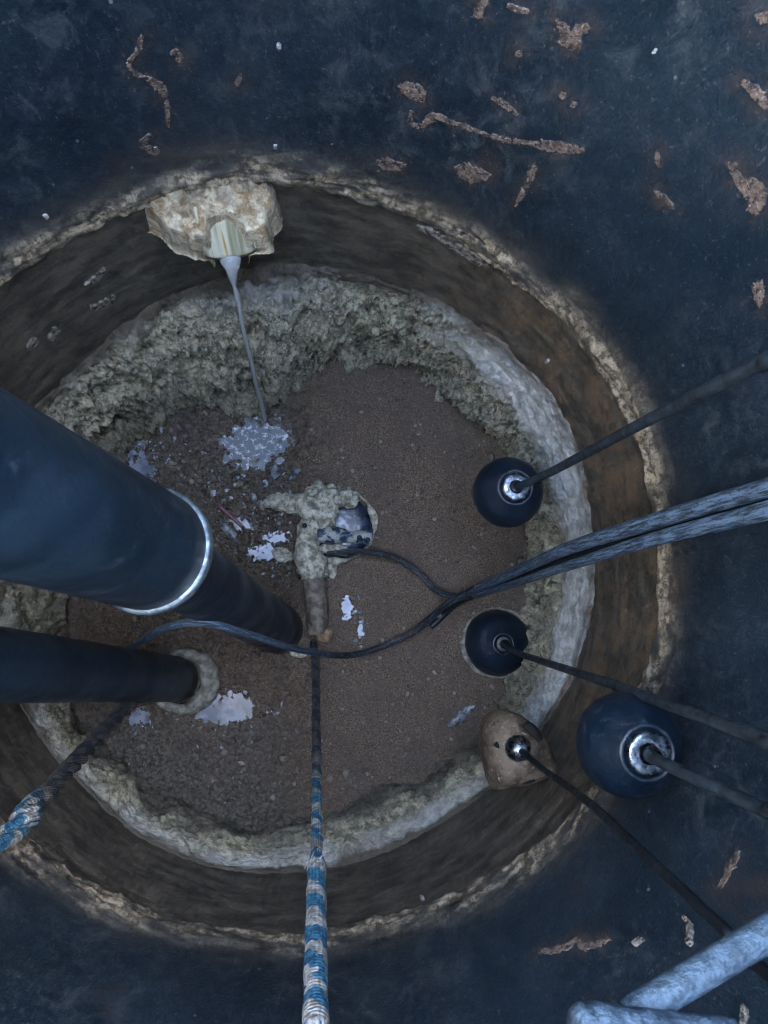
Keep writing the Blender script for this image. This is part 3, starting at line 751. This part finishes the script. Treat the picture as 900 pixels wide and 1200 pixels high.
# ================================================================== things
# ---- inlet: grouted pipe end in the wall, broken open on top
TH_IN = ang(PW(262, 225)); Z_IN = PW(262, 214).z-0.058
er = Vector((-math.cos(TH_IN), -math.sin(TH_IN), 0)); es = Vector((-er.y, er.x, 0))*-1.0
if ray(300, 250).x < ray(200, 250).x: es = -es
if es.x < 0: es = -es
O_IN = Vector((AX, AY, 0))+(-er)*R
def inlet():
    root = empty('inlet_pipe', O_IN+Vector((0, 0, Z_IN)))
    tag(root, 'grouted inlet pipe end jutting from the wall, water spilling from its mouth', 'inlet pipe')
    def to_local(u, v, z):
        p_ = PZ(u, v, z)-O_IN; return p_.dot(es), p_.dot(er)
    zt = Z_IN+0.055
    outl = [(156, 252), (205, 222), (260, 205), (322, 200), (322, 235), (318, 268), (315, 286), (262, 294), (226, 296), (205, 287), (188, 272), (172, 261)]
    L = [to_local(u, v, zt if i < 5 else Z_IN-0.012) for i, (u, v) in enumerate(outl)]
    notch = [to_local(*q, zz) for *q, zz in [(245, 304, Z_IN-0.02), (246, 268, Z_IN+0.02), (250, 253, zt-0.01), (262, 247, zt-0.005), (276, 254, zt-0.01), (287, 272, Z_IN+0.02), (292, 300, Z_IN-0.02)]]
    L = np.array(L); Nn = np.array(notch)
    smin, smax = L[:, 0].min()-0.065, L[:, 0].max()+0.012; pmax = L[:, 1].max()+0.012
    gs, gp = 150, 130
    S, Pp = np.meshgrid(np.linspace(smin, smax, gs), np.linspace(-0.03, pmax, gp)); S = S.ravel(); Pp = Pp.ravel()
    def inside_d(poly, s, p_):
        k_ = len(poly); dmin = np.full(len(s), 9.0); ins = np.zeros(len(s), bool)
        for i in range(k_):
            a = poly[i]; b = poly[(i+1) % k_]; ab = b-a
            t = np.clip(((s-a[0])*ab[0]+(p_-a[1])*ab[1])/(ab@ab), 0, 1)
            dmin = np.minimum(dmin, np.hypot(s-a[0]-t*ab[0], p_-a[1]-t*ab[1]))
            cr = ((a[1] > p_) != (b[1] > p_)) & (s < (b[0]-a[0])*(p_-a[1])/(b[1]-a[1]+1e-12)+a[0])
            ins ^= cr
        return np.where(ins, dmin, -dmin)
    L2 = L.copy(); L2[0, 0] -= 0.004; L2[3, 0] += 0.012; L2[:4, 1] = -0.035                       # run the back edge into the wall
    q = np.stack([S, Pp, 0*S], 1)
    di = inside_d(L2, S+0.007*fbm(q, 45, 4, seed=41), Pp+0.007*fbm(q, 45, 4, seed=42))
    dn = inside_d(Nn, S+0.002*fbm(q, 60, 2, seed=43), Pp)
    h = Z_IN-0.030+0.066*sstep(-0.004, 0.006, di)+0.014*sstep(0.005, 0.05, di)
    h += sstep(0.0, 0.02, di)*(0.016*fbm(q, 32, 4, 0.6, seed=44)+0.009*fbm(q, 85, 4, 0.6, seed=45, ridged=True)+0.02*(1-sstep(0, 0.05, Pp)))
    h -= 0.03*sstep(-0.003, 0.004, dn)
    V = [O_IN+es*a+er*b+Vector((0, 0, c_)) for a, b, c_ in zip(S, Pp, h)]
    keepv = (di > -0.006) & (dn < 0.0045)
    idx = np.arange(gs*gp).reshape(gp, gs)
    Fc = []
    for i in range(gp-1):
        for j in range(gs-1):
            f = (idx[i, j], idx[i, j+1], idx[i+1, j+1], idx[i+1, j])
            if all(keepv[list(f)]): Fc.append(f)
    o = mesh_obj('grout_collar', V, Fc, M_GROUT); part(o, root)
    soil = (1-sstep(0.005, 0.03, Pp+0.01*fbm(q, 40, 3, seed=46)))*0.5+0.8*sstep(0.55, 0.75, fbm(q, 26, 3, seed=47)+0.5)*0.5
    attr(o.data, 'soil', np.clip(soil, 0, 1))
    # the pipe's invert: a half-round channel ending in a thin lip
    mid = Nn[:, 0].mean(); hw = (Nn[:, 0].max()-Nn[:, 0].min())/2+0.004; pend = Nn[:, 1].max()-0.006
    pb = Nn[:, 1].min()
    def zch(b):
        t = min(1, max(0, (b-pb+0.008)/(pend-pb+0.008))); return Z_IN+0.052-0.058*t**1.3
    V = []; UV = []; Fc = []; na, nb_ = 26, 30
    for i in range(nb_):
        b = -0.02+(pend+0.02)*i/(nb_-1)
        for j in range(na):
            a = math.pi*(j/(na-1)); s0 = mid-math.cos(a)*hw*1.02; z0 = zch(b)-math.sin(a)*0.020
            V.append(O_IN+es*s0+er*b+Vector((0, 0, z0))); UV.append((s0, b, 0))
    off = len(V)
    for i in range(nb_):
        b = -0.02+(pend+0.02)*i/(nb_-1)
        for j in range(na):
            a = math.pi*(j/(na-1)); s0 = mid-math.cos(a)*(hw*1.02+0.006); z0 = zch(b)-math.sin(a)*0.027
            V.append(O_IN+es*s0+er*(b+0.001)+Vector((0, 0, z0))); UV.append((s0, b, 0))
    for i in range(nb_-1):
        for j in range(na-1):
            Fc.append((i*na+j, i*na+j+1, (i+1)*na+j+1, (i+1)*na+j))
            Fc.append((off+i*na+j, off+(i+1)*na+j, off+(i+1)*na+j+1, off+i*na+j+1))
    i = nb_-1
    for j in range(na-1): Fc.append((i*na+j, i*na+j+1, off+i*na+j+1, off+i*na+j))
    for i in range(nb_-1):
        for j in (0, na-1): Fc.append((i*na+j, (i+1)*na+j, off+(i+1)*na+j, off+i*na+j))
    ch = mesh_obj('pipe_channel', V, Fc, M_CHAN); part(ch, root); attr(ch.data, 'cyl', np.array(UV), 'FLOAT_VECTOR')
    # cream ledge along the bottom edge of the mouth
    l0 = to_local(216, 299, Z_IN-0.03); l1 = to_local(316, 291, Z_IN-0.03)
    pts = [O_IN+es*(l0[0]+(l1[0]-l0[0])*t)+er*(l0[1]+(l1[1]-l0[1])*t-0.012+0.006*math.sin(t*math.pi))+Vector((0, 0, Z_IN-0.032)) for t in np.linspace(0, 1, 40)]
    lip = tube_obj('spill_lip', pts, lambda t: 0.010*(0.55+0.45*math.sin(math.pi*min(1, max(0, t)))), M_CHAN, seg=14)
    attr(lip.data, 'cyl', np.array([(v.co.x, v.co.y*0.2, 0) for v in lip.data.vertices]), 'FLOAT_VECTOR')
    displace(lip, 0.003, 60, 3, 4); lip.parent = ch
    return O_IN+es*(mid-0.004)+er*(pend+0.002)+Vector((0, 0, Z_IN-0.032))
LIP = inlet()

# ---- stream of water, a falling jet
land = PZ(311, 492, 0.002)
pts = []
for i in range(60):
    t = i/59; q = LIP.lerp(land, t); q.z = LIP.z+(land.z-LIP.z)*t**1.8
    q += Vector((0.0007*math.sin(t*23), 0.0007*math.cos(t*19), 0)); pts.append(q)
def jet(t): return (0.0036+0.013*max(0, 1-t/0.09)**1.6+0.0024*t)*(1+0.13*math.sin(t*61)+0.1*math.sin(t*113+1))
st_o = tube_obj('water_stream', pts, jet, M_STREAM, seg=16); displace(st_o, 0.0011, 70, 3, 9)
tag(st_o, 'thin stream of water falling from the inlet pipe', 'water')

# ---- thick leaning pipe with sleeve and band
def leaning_pipe(name, a, b, r0, mat, seg=56):
    a = Vector(a); b = Vector(b); pts = [a.lerp(b, t/24) for t in range(25)]
    return tube_obj(name, pts, r0, mat, seg=seg)
B1 = P(327, 738, 1.80); B1.z = -0.02
C1 = P(176, 645, 1.03); E1 = P(0, 573, 0.72)
axis1 = (E1-C1).normalized(); top1 = C1+axis1*((1.95-C1.z)/axis1.z)
r1 = empty('thick_pipe', B1)
tag(r1, 'thick dark blue pipe leaning in from the left with a pale metal band', 'pipe')
lp = leaning_pipe('lower_pipe', B1, C1+axis1*0.05, 0.057, M_PIPE); part(lp, r1)
up = leaning_pipe('sleeve', C1-axis1*0.004, top1, 0.0795, M_SLEEVE, 72); part(up, r1)
Mx = frame(C1, axis1)
bd = lathe('clamp_band', [(0.0785, -0.008), (0.0835, -0.0085), (0.0848, -0.004), (0.0848, 0.004), (0.0835, 0.0075), (0.0785, 0.008)], Mx, M_STEEL, seg=96); bd.parent = up
displace(bd, 0.0012, 70, 3, 2)
cp = lathe('top_coupling', [(0.0, 0.03), (0.088, 0.03), (0.092, 0.022), (0.092, -0.07), (0.079, -0.07)], frame(top1, axis1), M_SLEEVE, seg=56); part(cp, r1)

# ---- narrow pipe
B2 = P(208, 797, 1.80); B2.z = -0.02
E2 = P(0, 779, 1.08); ax2 = (E2-B2).normalized(); top2 = B2+ax2*((1.62-B2.z)/ax2.z)
# stop where it reaches the wall
for k_ in range(400):
    q = B2+ax2*(k_*0.005)
    if math.hypot(q.x-AX, q.y-AY) > R-0.03 or q.z > 1.6: top2 = q; break
r2 = empty('narrow_pipe', B2)
tag(r2, 'narrow dark pipe at the left edge standing in a scum ring', 'pipe')
o = leaning_pipe('pipe_body', B2, top2, 0.050, M_PIPE); part(o, r2)
V = []; Fc = []; seg = 90; mm = 16
for j in range(seg):
    a = 2*math.pi*j/seg
    kk = 0.010+0.011*max(0, math.cos(a+0.15))
    for i in range(mm):
        b = 2*math.pi*i/mm; rr_ = 0.056+kk*0.6+math.cos(b)*kk
        V.append(B2+Vector((math.cos(a)*rr_+0.006, math.sin(a)*rr_, 0.030+math.sin(b)*(0.010+0.3*kk))))
for j in range(seg):
    for i in range(mm): Fc.append((j*mm+i, ((j+1) % seg)*mm+i, ((j+1) % seg)*mm+(i+1) % mm, j*mm+(i+1) % mm))
o = mesh_obj('scum_ring', V, Fc, M_COLLAR); displace(o, 0.008, 35, 4, 5); part(o, r2)

# ---- pump and its caked fittings
r3 = empty('sewage_pump', PZ(398, 615, 0))
tag(r3, 'half sunk pump crusted in grey scum at the centre of the well', 'pump')
pc = PZ(397, 615, 0.02); pc.z = 0
M0 = Matrix.Translation(pc)
def pp(o): part(o, r3); return o
M_LID = m_plain('wet_dark_lid', (0.008, 0.013, 0.026), (0.03, 0.045, 0.075), 0.28, 40, 0.0006, 70, spec=0.6)
pp(lathe('housing', [(0.0, 0.016), (0.05, 0.016), (0.072, 0.012), (0.078, 0.004), (0.082, -0.05)], M0, M_LID, seg=56))
V = []; Fc = []; seg = 110; mm = 14
for j in range(seg):
    a = 2*math.pi*j/seg; kk = 0.005+0.003*math.sin(a*3+1)+0.002*math.sin(a*7)
    for i in range(mm):
        b = 2*math.pi*i/mm
        V.append(pc+Vector((math.cos(a)*(0.084+math.cos(b)*kk), math.sin(a)*(0.084+math.cos(b)*kk), 0.018+math.sin(b)*kk)))
for j in range(seg):
    for i in range(mm): Fc.append((j*mm+i, ((j+1) % seg)*mm+i, ((j+1) % seg)*mm+(i+1) % mm, j*mm+(i+1) % mm))
o = mesh_obj('rim', V, Fc, M_CAKE); displace(o, 0.005, 60, 3, 3); pp(o)
# cross handle, a rounded bar of caked metal
a = PZ(372, 626, 0.055); b = PZ(436, 630, 0.05)
def bar(t): return 0.017+0.003*math.sin(t*7)
pts = [a.lerp(b, i/40) for i in range(41)]
o = tube_obj('cross_handle', pts, [bar(i/40)*(0.55 if i in (0, 40) else 1) for i in range(41)], M_GREASY, seg=22); displace(o, 0.007, 45, 4, 6); handle = pp(o)
for u, v in ((421, 630), (431, 633)):
    o = lathe('bolt', [(0.0, 0.012), (0.004, 0.011), (0.0055, 0.006), (0.0055, -0.01)], Matrix.Translation(PZ(u, v, 0.068)), M_RUBBER, seg=12); o.parent = handle
o = tube_obj('handle_post', [PZ(384, 628, 0.05), PZ(384, 628, -0.01)], 0.012, M_GREASY); pp(o)
o = tube_obj('handle_post', [PZ(430, 632, 0.05), PZ(430, 632, -0.01)], 0.011, M_GREASY); pp(o)
# caked elbow and branches
def cake(name, c, rad, seed, rot=0, mat=M_CAKE): return pp(blob(name, c, rad, mat, None, 5, 0.42, 30, seed, rot, 5, 'b'))
cake('caked_elbow', PZ(374, 590, 0.05), (0.052, 0.044, 0.055), 1, 0.3)
cake('caked_lump', PZ(402, 584, 0.035), (0.034, 0.021, 0.024), 2, -0.2)
cake('caked_lump', PZ(378, 612, 0.04), (0.036, 0.026, 0.03), 3, 0.9)
cake('caked_lump', PZ(392, 644, 0.028), (0.040, 0.014, 0.016), 4, -0.1)
def caked_tube(name, pts, rads, mat, amp, seed, freq=32):
    c = catmull(pts, 12); m = len(c)
    rad = [float(np.interp(i/(m-1)*(len(rads)-1), range(len(rads)), rads)) for i in range(m)]
    o = tube_obj(name, c, rad, mat, seg=36); displace(o, amp*0.85, freq, 5, seed, 'b'); return pp(o)
caked_tube('side_branch', [PZ(362, 592, 0.035), PZ(340, 590, 0.03), PZ(326, 589, 0.024), PZ(314, 588, 0.014)], [0.027, 0.024, 0.021, 0.014], M_CAKE, 0.009, 11)
caked_tube('outlet_stub', [PZ(370, 600, 0.045), PZ(360, 622, 0.042), PZ(360, 645, 0.042), PZ(366, 664, 0.036), PZ(368, 676, 0.03)], [0.026, 0.021, 0.030, 0.036, 0.030], M_CAKE, 0.012, 12)
o = lathe('stud', [(0.0, 0.014), (0.005, 0.012), (0.006, 0.0), (0.006, -0.012)], Matrix.Translation(PZ(357, 616, 0.062)), M_RUBBER, seg=12); pp(o)
caked_tube('outlet_pipe', [PZ(367, 668, 0.03), PZ(369, 690, 0.028), PZ(371, 715, 0.026), PZ(372, 742, 0.02)], [0.027, 0.026, 0.025, 0.023], M_CAKE2, 0.004, 13)
cake('low_lump', PZ(331, 650, 0.008), (0.026, 0.017, 0.016), 5, -0.3)
cake('low_lump', PZ(388, 668, 0.004), (0.014, 0.02, 0.012), 7, 0.3)

# ---- cables
def cable(name, pts, rad, mat, label, group=None, seg=14, per=10):
    o = tube_obj(name, catmull(pts, per), rad, mat, seg=seg)
    return tag(o, label, 'cable', group)
def rimpt(x, y, out=0.0, z=RIM+0.03):
    v_ = Vector((x-AX, y-AY, 0)).normalized(); return Vector((AX, AY, z))+v_*(R+out)
def over_rim(p_, r_=0.01):
    """points that carry a line from p_ up and over the rim on to the ground"""
    a = rimpt(p_.x, p_.y, -0.05, RIM-0.10); b = rimpt(p_.x, p_.y, 0.03, RIM+0.03+r_); c_ = rimpt(p_.x, p_.y, 0.16, RIM+0.01+r_); d = rimpt(p_.x, p_.y, 0.45, RIM-0.035+r_)
    return [a, b, c_, d]
pA = [(900, 572, .78), (760, 613, 1.00), (660, 645, 1.25), (596, 674, 1.50), (530, 704, 1.69), (482, 742, 1.755), (432, 763, 1.755), (398, 768, 1.68), (345, 760, 1.53),
      (290, 743, 1.35), (240, 730, 1.27), (200, 734, 1.31), (168, 750, 1.45), (148, 766, 1.60), (125, 792, 1.72)]
A = [P(*q) for q in pA]
cable('power_cable', over_rim(P(1020, 548, .66))[::-1]+[P(1020, 542, .64)]+A, lambda t: 0.0112-0.0042*min(1, max(0, (t-0.56)/0.16)), M_CABLE, 'long black cable sweeping from upper right across the scum to the narrow pipe')
pB = [(900, 598, .77), (760, 634, .99), (660, 665, 1.24), (596, 686, 1.50), (545, 699, 1.68), (513, 693, 1.755), (494, 674, 1.765), (468, 656, 1.762), (440, 648, 1.755), (412, 646, 1.75), (384, 650, 1.755)]
B_ = [P(*q) for q in pB]
cable('pump_cable', over_rim(P(1020, 575, .66))[::-1]+[P(1020, 568, .63)]+B_, lambda t: 0.0116-0.0044*min(1, max(0, (t-0.55)/0.25)), M_CABLE, 'black cable in the bundle that bends back to the caked pump')
pD = [(900, 585, .80), (760, 624, 1.02), (660, 657, 1.28), (600, 680, 1.54), (545, 702, 1.72), (525, 716, 1.785), (505, 735, 1.80)]
cable('thin_cable', over_rim(P(1020, 560, .66))[::-1]+[P(1020, 552, .655)]+[P(*q) for q in pD], 0.0075, M_RUBBER, 'thin cable between the two thick ones of the bundle')

# ---- float switches
def float_switch(name, u, v, depth, rb, label, cable_label, cap_r, tops, capmat=M_CHROME, cr=0.0068):
    c = P(u, v, depth); root = empty(name, c); tag(root, label, 'float switch', 'float switches hanging in the well')
    prof = []
    for i in range(19):
        a = math.pi*i/18; prof.append((rb*math.sin(a)*(1.0 if i else 0), -rb*1.05*math.cos(a)))
    prof = [(r_, z_) for r_, z_ in prof if z_ < rb*0.72]
    r_l = prof[-1][0]
    prof += [(r_l*0.80, rb*0.80), (cap_r*1.55, rb*0.92), (cap_r*1.35, rb*0.98), (cap_r*1.30, rb*0.90), (0.0, rb*0.90)]
    M_ = Matrix.Translation(c)
    o = lathe('body', prof, M_, M_FLOAT, seg=64); displace(o, 0.0012, 30, 2, 3); part(o, root)
    o = lathe('cap', [(cap_r*1.18, rb*0.86), (cap_r*1.18, rb*1.0), (cap_r*1.12, rb*1.03), (cap_r*0.98, rb*1.045), (cap_r*0.80, rb*1.05), (cap_r*0.62, rb*1.052), (cap_r*0.48, rb*1.05), (cap_r*0.44, rb*1.0), (cap_r*0.44, rb*0.9)], M_, capmat, seg=40)
    displace(o, 0.0005, 60, 2, 8); part(o, root); cap_o = o
    o = lathe('gland', [(0.0, rb*0.9), (cr*1.5, rb*0.9), (cr*1.5, rb*1.16), (cr*1.2, rb*1.3), (cr, rb*1.34)], M_, M_RUBBER, seg=24); o.parent = cap_o
    pts = [c+Vector((0, 0, rb*0.95))]+[P(*q) for q in tops]
    o = tube_obj('cable', catmull(pts+over_rim(pts[-1]), 8), cr, M_FCABLE, seg=14); part(o, root)
    return root
float_switch('float_switch', 595, 577, 1.39, 0.065, 'round navy float in front of the pale crust, uppermost of the floats', '', 0.0215, [(640, 556, 1.20), (760, 492, .82), (900, 421, .58), (1000, 372, .48)])
float_switch('float_switch', 582, 753, 1.79, 0.076, 'dark float sunk in the brown scum with a rim of crust', '', 0.016, [(612, 767, 1.60), (700, 796, 1.12), (800, 832, .84), (900, 868, .66), (1000, 905, .55)], M_RUBBER)
float_switch('float_switch', 736, 872, 0.975, 0.065, 'large navy float nearest the camera with a bright metal cap', '', 0.0225, [(775, 893, .84), (900, 951, .66), (1000, 998, .55)])
# crust rim round the sunk float
fc = P(582, 753, 1.79); V = []; Fc = []; seg = 90; mm = 12
for j in range(seg):
    a = 2*math.pi*j/seg; kk = 0.0045+0.003*math.sin(a*2+0.6)
    for i in range(mm):
        b = 2*math.pi*i/mm; V.append(Vector((fc.x+math.cos(a)*(0.080+math.cos(b)*kk), fc.y+math.sin(a)*(0.080+math.cos(b)*kk), 0.012+math.sin(b)*kk)))
for j in range(seg):
    for i in range(mm): Fc.append((j*mm+i, ((j+1) % seg)*mm+i, ((j+1) % seg)*mm+(i+1) % mm, j*mm+(i+1) % mm))
f2 = [o for o in bpy.data.objects if o.name.startswith('float_switch') and 'sunk' in o.get('label', '')][0]
o = mesh_obj('crust_rim', V, Fc, M_COLLAR); displace(o, 0.004, 50, 3, 5); part(o, f2)

# ---- dirty shield-shaped float with metal ball
def dirty_float():
    D = 1.40; c = P(607, 880, D); root = empty('dirty_float_switch', c)
    tag(root, 'brown dirty tapered float with a metal ball, leaning on the crust', 'float switch', 'float switches hanging in the well')
    outl = [(590, 834), (600, 834), (612, 840), (626, 850), (640, 866), (648, 884), (652, 904), (640, 912), (618, 920), (597, 924), (577, 925), (571, 908), (567, 885), (566, 862), (570, 846), (580, 836)]
    zc = c.z; seg = len(outl)
    ring0 = catmull([P(u, v, D) for u, v in outl+outl[:1]], 6)[:-1]
    m = len(ring0); cen = sum(ring0, Vector())/m
    prof = [(0.80, -0.075), (0.93, -0.055), (1.0, -0.02), (0.985, 0.006), (0.90, 0.028), (0.72, 0.046), (0.48, 0.057), (0.22, 0.062)]
    V = []; Fc = []
    for s_, z_ in prof:
        for q in ring0: V.append(Vector((cen.x+(q.x-cen.x)*s_, cen.y+(q.y-cen.y)*s_, zc+z_)))
    for i in range(len(prof)-1):
        for j in range(m): Fc.append((i*m+j, i*m+(j+1) % m, (i+1)*m+(j+1) % m, (i+1)*m+j))
    Fc.append(tuple(range(m-1, -1, -1))); Fc.append(tuple((len(prof)-1)*m+j for j in range(m)))
    o = mesh_obj('body', V, Fc, M_DFLOAT); displace(o, 0.004, 26, 4, 2); part(o, root); body_o = o
    M_SLOT = m_plain('dark_slot', (0.003, 0.003, 0.004), (0.006, 0.006, 0.007), 0.85, 40)
    for pts, w_, zz in (([(615, 848), (624, 857), (631, 868)], 0.0105, 0.040), ([(611, 914), (622, 911), (630, 905)], 0.010, 0.035), ([(580, 871), (586, 876)], 0.006, 0.040)):
        cc = [P(u, v, D-0.042) for u, v in pts]
        for q in cc: q.z = zc+zz+0.004
        o = tube_obj('slot', catmull(cc, 5) if len(cc) > 2 else cc, lambda t, w_=w_: w_*(0.5+0.5*math.sin(math.pi*(0.15+0.7*t))), M_SLOT, seg=10); o.parent = body_o
    b = P(607, 877, D-0.062); 
    o = lathe('metal_ball', [(0.0, -0.022)]+[(0.0225*math.sin(math.pi*i/14), -0.0225*math.cos(math.pi*i/14)) for i in range(1, 14)]+[(0.0, 0.0225)], Matrix.Translation(b), M_CHROME, seg=32); part(o, root)
    pts = [b+Vector((0, 0, 0.016)), P(640, 904, 1.24), P(692, 942, 1.02), P(770, 1015, .80), P(850, 1090, .66), P(960, 1192, .54)]
    o = tube_obj('cable', catmull(pts+over_rim(pts[-1]), 8), 0.0055, M_RUBBER, seg=14); part(o, root)
dirty_float()

# ---- ropes
M_ROPE1 = m_rope('blue_white_rope', 0.46, 1.0, 0.060)
M_ROPE2 = m_rope('frayed_blue_rope', 0.80, 1.0, 0.060)
pts = [P(368, 752, 1.78), P(370, 800, 1.70), P(371, 900, 1.42), P(371, 1000, 1.14), P(370, 1100, .94), P(370, 1200, .80), P(369, 1300, .70)]
tot = catmull(pts+over_rim(pts[-1]), 40)
_acc = [0.0]
for i in range(1, len(tot)): _acc.append(_acc[-1]+(tot[i]-tot[i-1]).length)
_j = min(range(len(tot)), key=lambda i: (tot[i]-P(371, 1008, 1.12)).length); TJ = _acc[_j]/_acc[-1]
def rr1(t): return 0.0086+0.0042*float(sstep(TJ-0.008, TJ+0.008, np.array(t)))+0.0005*math.sin(t*260)
ro = tube_obj('pull_rope', tot, rr1, M_ROPE1, seg=24); displace(ro, 0.0012, 90, 3, 1)
tag(ro, 'blue and white braided rope running from the pump to the bottom edge', 'rope')
# frayed strand where the thicker braid starts
fr = P(371, 1003, 1.13)
for q0, q1, rr_ in (((371, 1012, 1.10), (381, 998, 1.10), 0.0014), ((362, 1012, 1.10), (368, 998, 1.11), 0.0012), ((357, 1018, 1.10), (363, 1006, 1.10), 0.0009)):
    o = tube_obj('frayed_strand', [P(*q0), P(*q1)], lambda t, rr_=rr_: rr_*(1-0.6*t), M_SPECK, seg=8); o.parent = ro
def twisted(name, cen, rad, strand, turns, mat, label):
    root = empty(name, cen[0]); tag(root, label, 'rope')
    c = catmull(cen, 24); m = len(c)
    for s_ in range(3):
        pts = []
        for i, q in enumerate(c):
            t = (c[min(i+1, m-1)]-c[max(i-1, 0)]).normalized(); u_ = t.orthogonal().normalized(); v_ = t.cross(u_)
            a = 2*math.pi*(s_/3+turns*i/m); pts.append(q+(u_*math.cos(a)+v_*math.sin(a))*rad*(1+0.15*math.sin(i*0.21+s_)))
        o = tube_obj('strand', pts, lambda t, s_=s_: strand*(1+0.14*math.sin(t*47+s_*2)), mat, seg=14); displace(o, 0.0022, 80, 3, s_); part(o, root)
    return root
cen = [P(192, 782, 1.76), P(165, 812, 1.60), P(120, 858, 1.36), P(70, 912, 1.13), P(25, 958, .96), P(-30, 1010, .82)]
rb_ = twisted('frayed_rope', cen+over_rim(cen[-1]), 0.0060, 0.0070, 17, M_ROPE2, 'frayed blue rope running to the lower left over the narrow pipe')
o = blob('knot', P(190, 786, 1.75), (0.018, 0.022, 0.016), M_CAKE2, None, 4, 0.4, 50, 3); part(o, rb_)

# ---- galvanised bracket at the lower right
r4 = empty('steel_bracket', P(800, 1150, .50))
tag(r4, 'pale galvanised bar and crosspiece in the lower right corner', 'bracket')
q0 = P(735, 1192, .50); q1 = P(905, 1090, .50); dq = (q1-q0)
q2 = q1+dq*0.2
for k_ in range(300):
    q2 = q2+dq.normalized()*0.004
    if math.hypot(q2.x-AX, q2.y-AY) > R+0.01: break
o = tube_obj('bar', [q0.lerp(q2, t/60) for t in range(61)], 0.0102, M_GALV, seg=28); displace(o, 0.0012, 120, 4, 2); part(o, r4)
a = P(668, 1200, .485); b = P(860, 1222, .485)
o = tube_obj('crosspiece', [a.lerp(b, t/40) for t in range(41)], [0.0125*(0.62 if i == 0 else 0.86 if i == 1 else 1) for i in range(41)], M_GALV, seg=28); displace(o, 0.0022, 60, 3, 5); part(o, r4)

# ---- debris
def chunk(name, u, v, z, rad, mat, label, cat, rot=0, amp=0.4, seed=0, freq=40):
    o = blob(name, PZ(u, v, z), rad, mat, None, 4, amp, freq, seed, rot); return tag(o, label, cat)
chunk('tan_lump', 381, 744, 0.02, (0.021, 0.017, 0.018), M_TAN, 'orange tan lump at the end of the pump pipe', 'lump', 0.4, 0.5, 3)
chunk('tan_chip', 238, 722, 0.02, (0.030, 0.010, 0.012), M_TAN, 'flat tan chip between the thick pipe and the cable', 'chip', -0.2, 0.4, 5)
chunk('scum_lump', 350, 766, 0.006, (0.020, 0.009, 0.010), M_CAKE, 'pale scum lump under the cable left of the rope', 'lump', -0.1, 0.3, 6)
a, b = PZ(256, 592, 0.016), PZ(286, 619, 0.012)
tag(tube_obj('plum_stick', [a.lerp(b, t/8) for t in range(9)], 0.004, M_STRAW, seg=10), 'thin plum coloured stick lying on the wet scum', 'stick')
def leaf(u, v, z, ln, wd, rot, label, mat, name='wet_leaf'):
    c = PZ(u, v, z); V = []; Fc = []; na, nb_ = 14, 5
    for i in range(na):
        t = i/(na-1); hw = wd*math.sin(math.pi*(0.06+0.88*t))**0.8
        for j in range(nb_):
            s = (j/(nb_-1)-0.5)*2; x_ = (t-0.5)*ln; y_ = s*hw*(1+0.2*math.sin(9*t+s)); z_ = 0.004*(1-s*s)+0.003*math.sin(6*t)
            V.append(c+Vector((x_*math.cos(rot)-y_*math.sin(rot), x_*math.sin(rot)+y_*math.cos(rot), z_)))
    m = len(V); V += [q-Vector((0, 0, 0.0012)) for q in V]
    for i in range(na-1):
        for j in range(nb_-1):
            q = (i*nb_+j, (i+1)*nb_+j, (i+1)*nb_+j+1, i*nb_+j+1); Fc.append(q); Fc.append(tuple(m+k_ for k_ in q[::-1]))
    o = mesh_obj(name, V, Fc, mat); displace(o, 0.003, 60, 3, 2); return tag(o, label, 'leaf')
leaf(541, 839, 0.010, 0.078, 0.013, 0.65, 'wet grey leaf lying on the scum between sunk float and dirty float', M_LEAF)
leaf(322, 553, 0.012, 0.036, 0.011, 1.5, 'pale teardrop shaped wet leaf at the edge of the splash pool', M_LEAF)
leaf(344, 556, 0.014, 0.040, 0.008, 0.9, 'pale ragged wet scrap above the side branch of the pump', M_LEAF)
leaf(268, 622, 0.012, 0.062, 0.010, -0.9, 'wet brown leaf lying against the thick pipe', M_LEAF)
for u, v, s_, lb in ((487, 525, 0.008, 'pale pebble high on the brown mat'), (490, 508, 0.006, 'smaller pale pebble just above another on the mat'), (440, 548, 0.0055, 'pale pebble right of the splash pool on the brown mat'),
                     (516, 722, 0.008, 'pale chip beside the bundle of cables'), (409, 572, 0.0055, 'white pebble at the top of the pump rim')):
    tag(blob('pebble', PZ(u, v, 0.022 if v < 700 else 0.008), (s_, s_*0.8, s_*0.7), M_COLLAR, None, 3, 0.4, 120, u), lb, 'pebble')
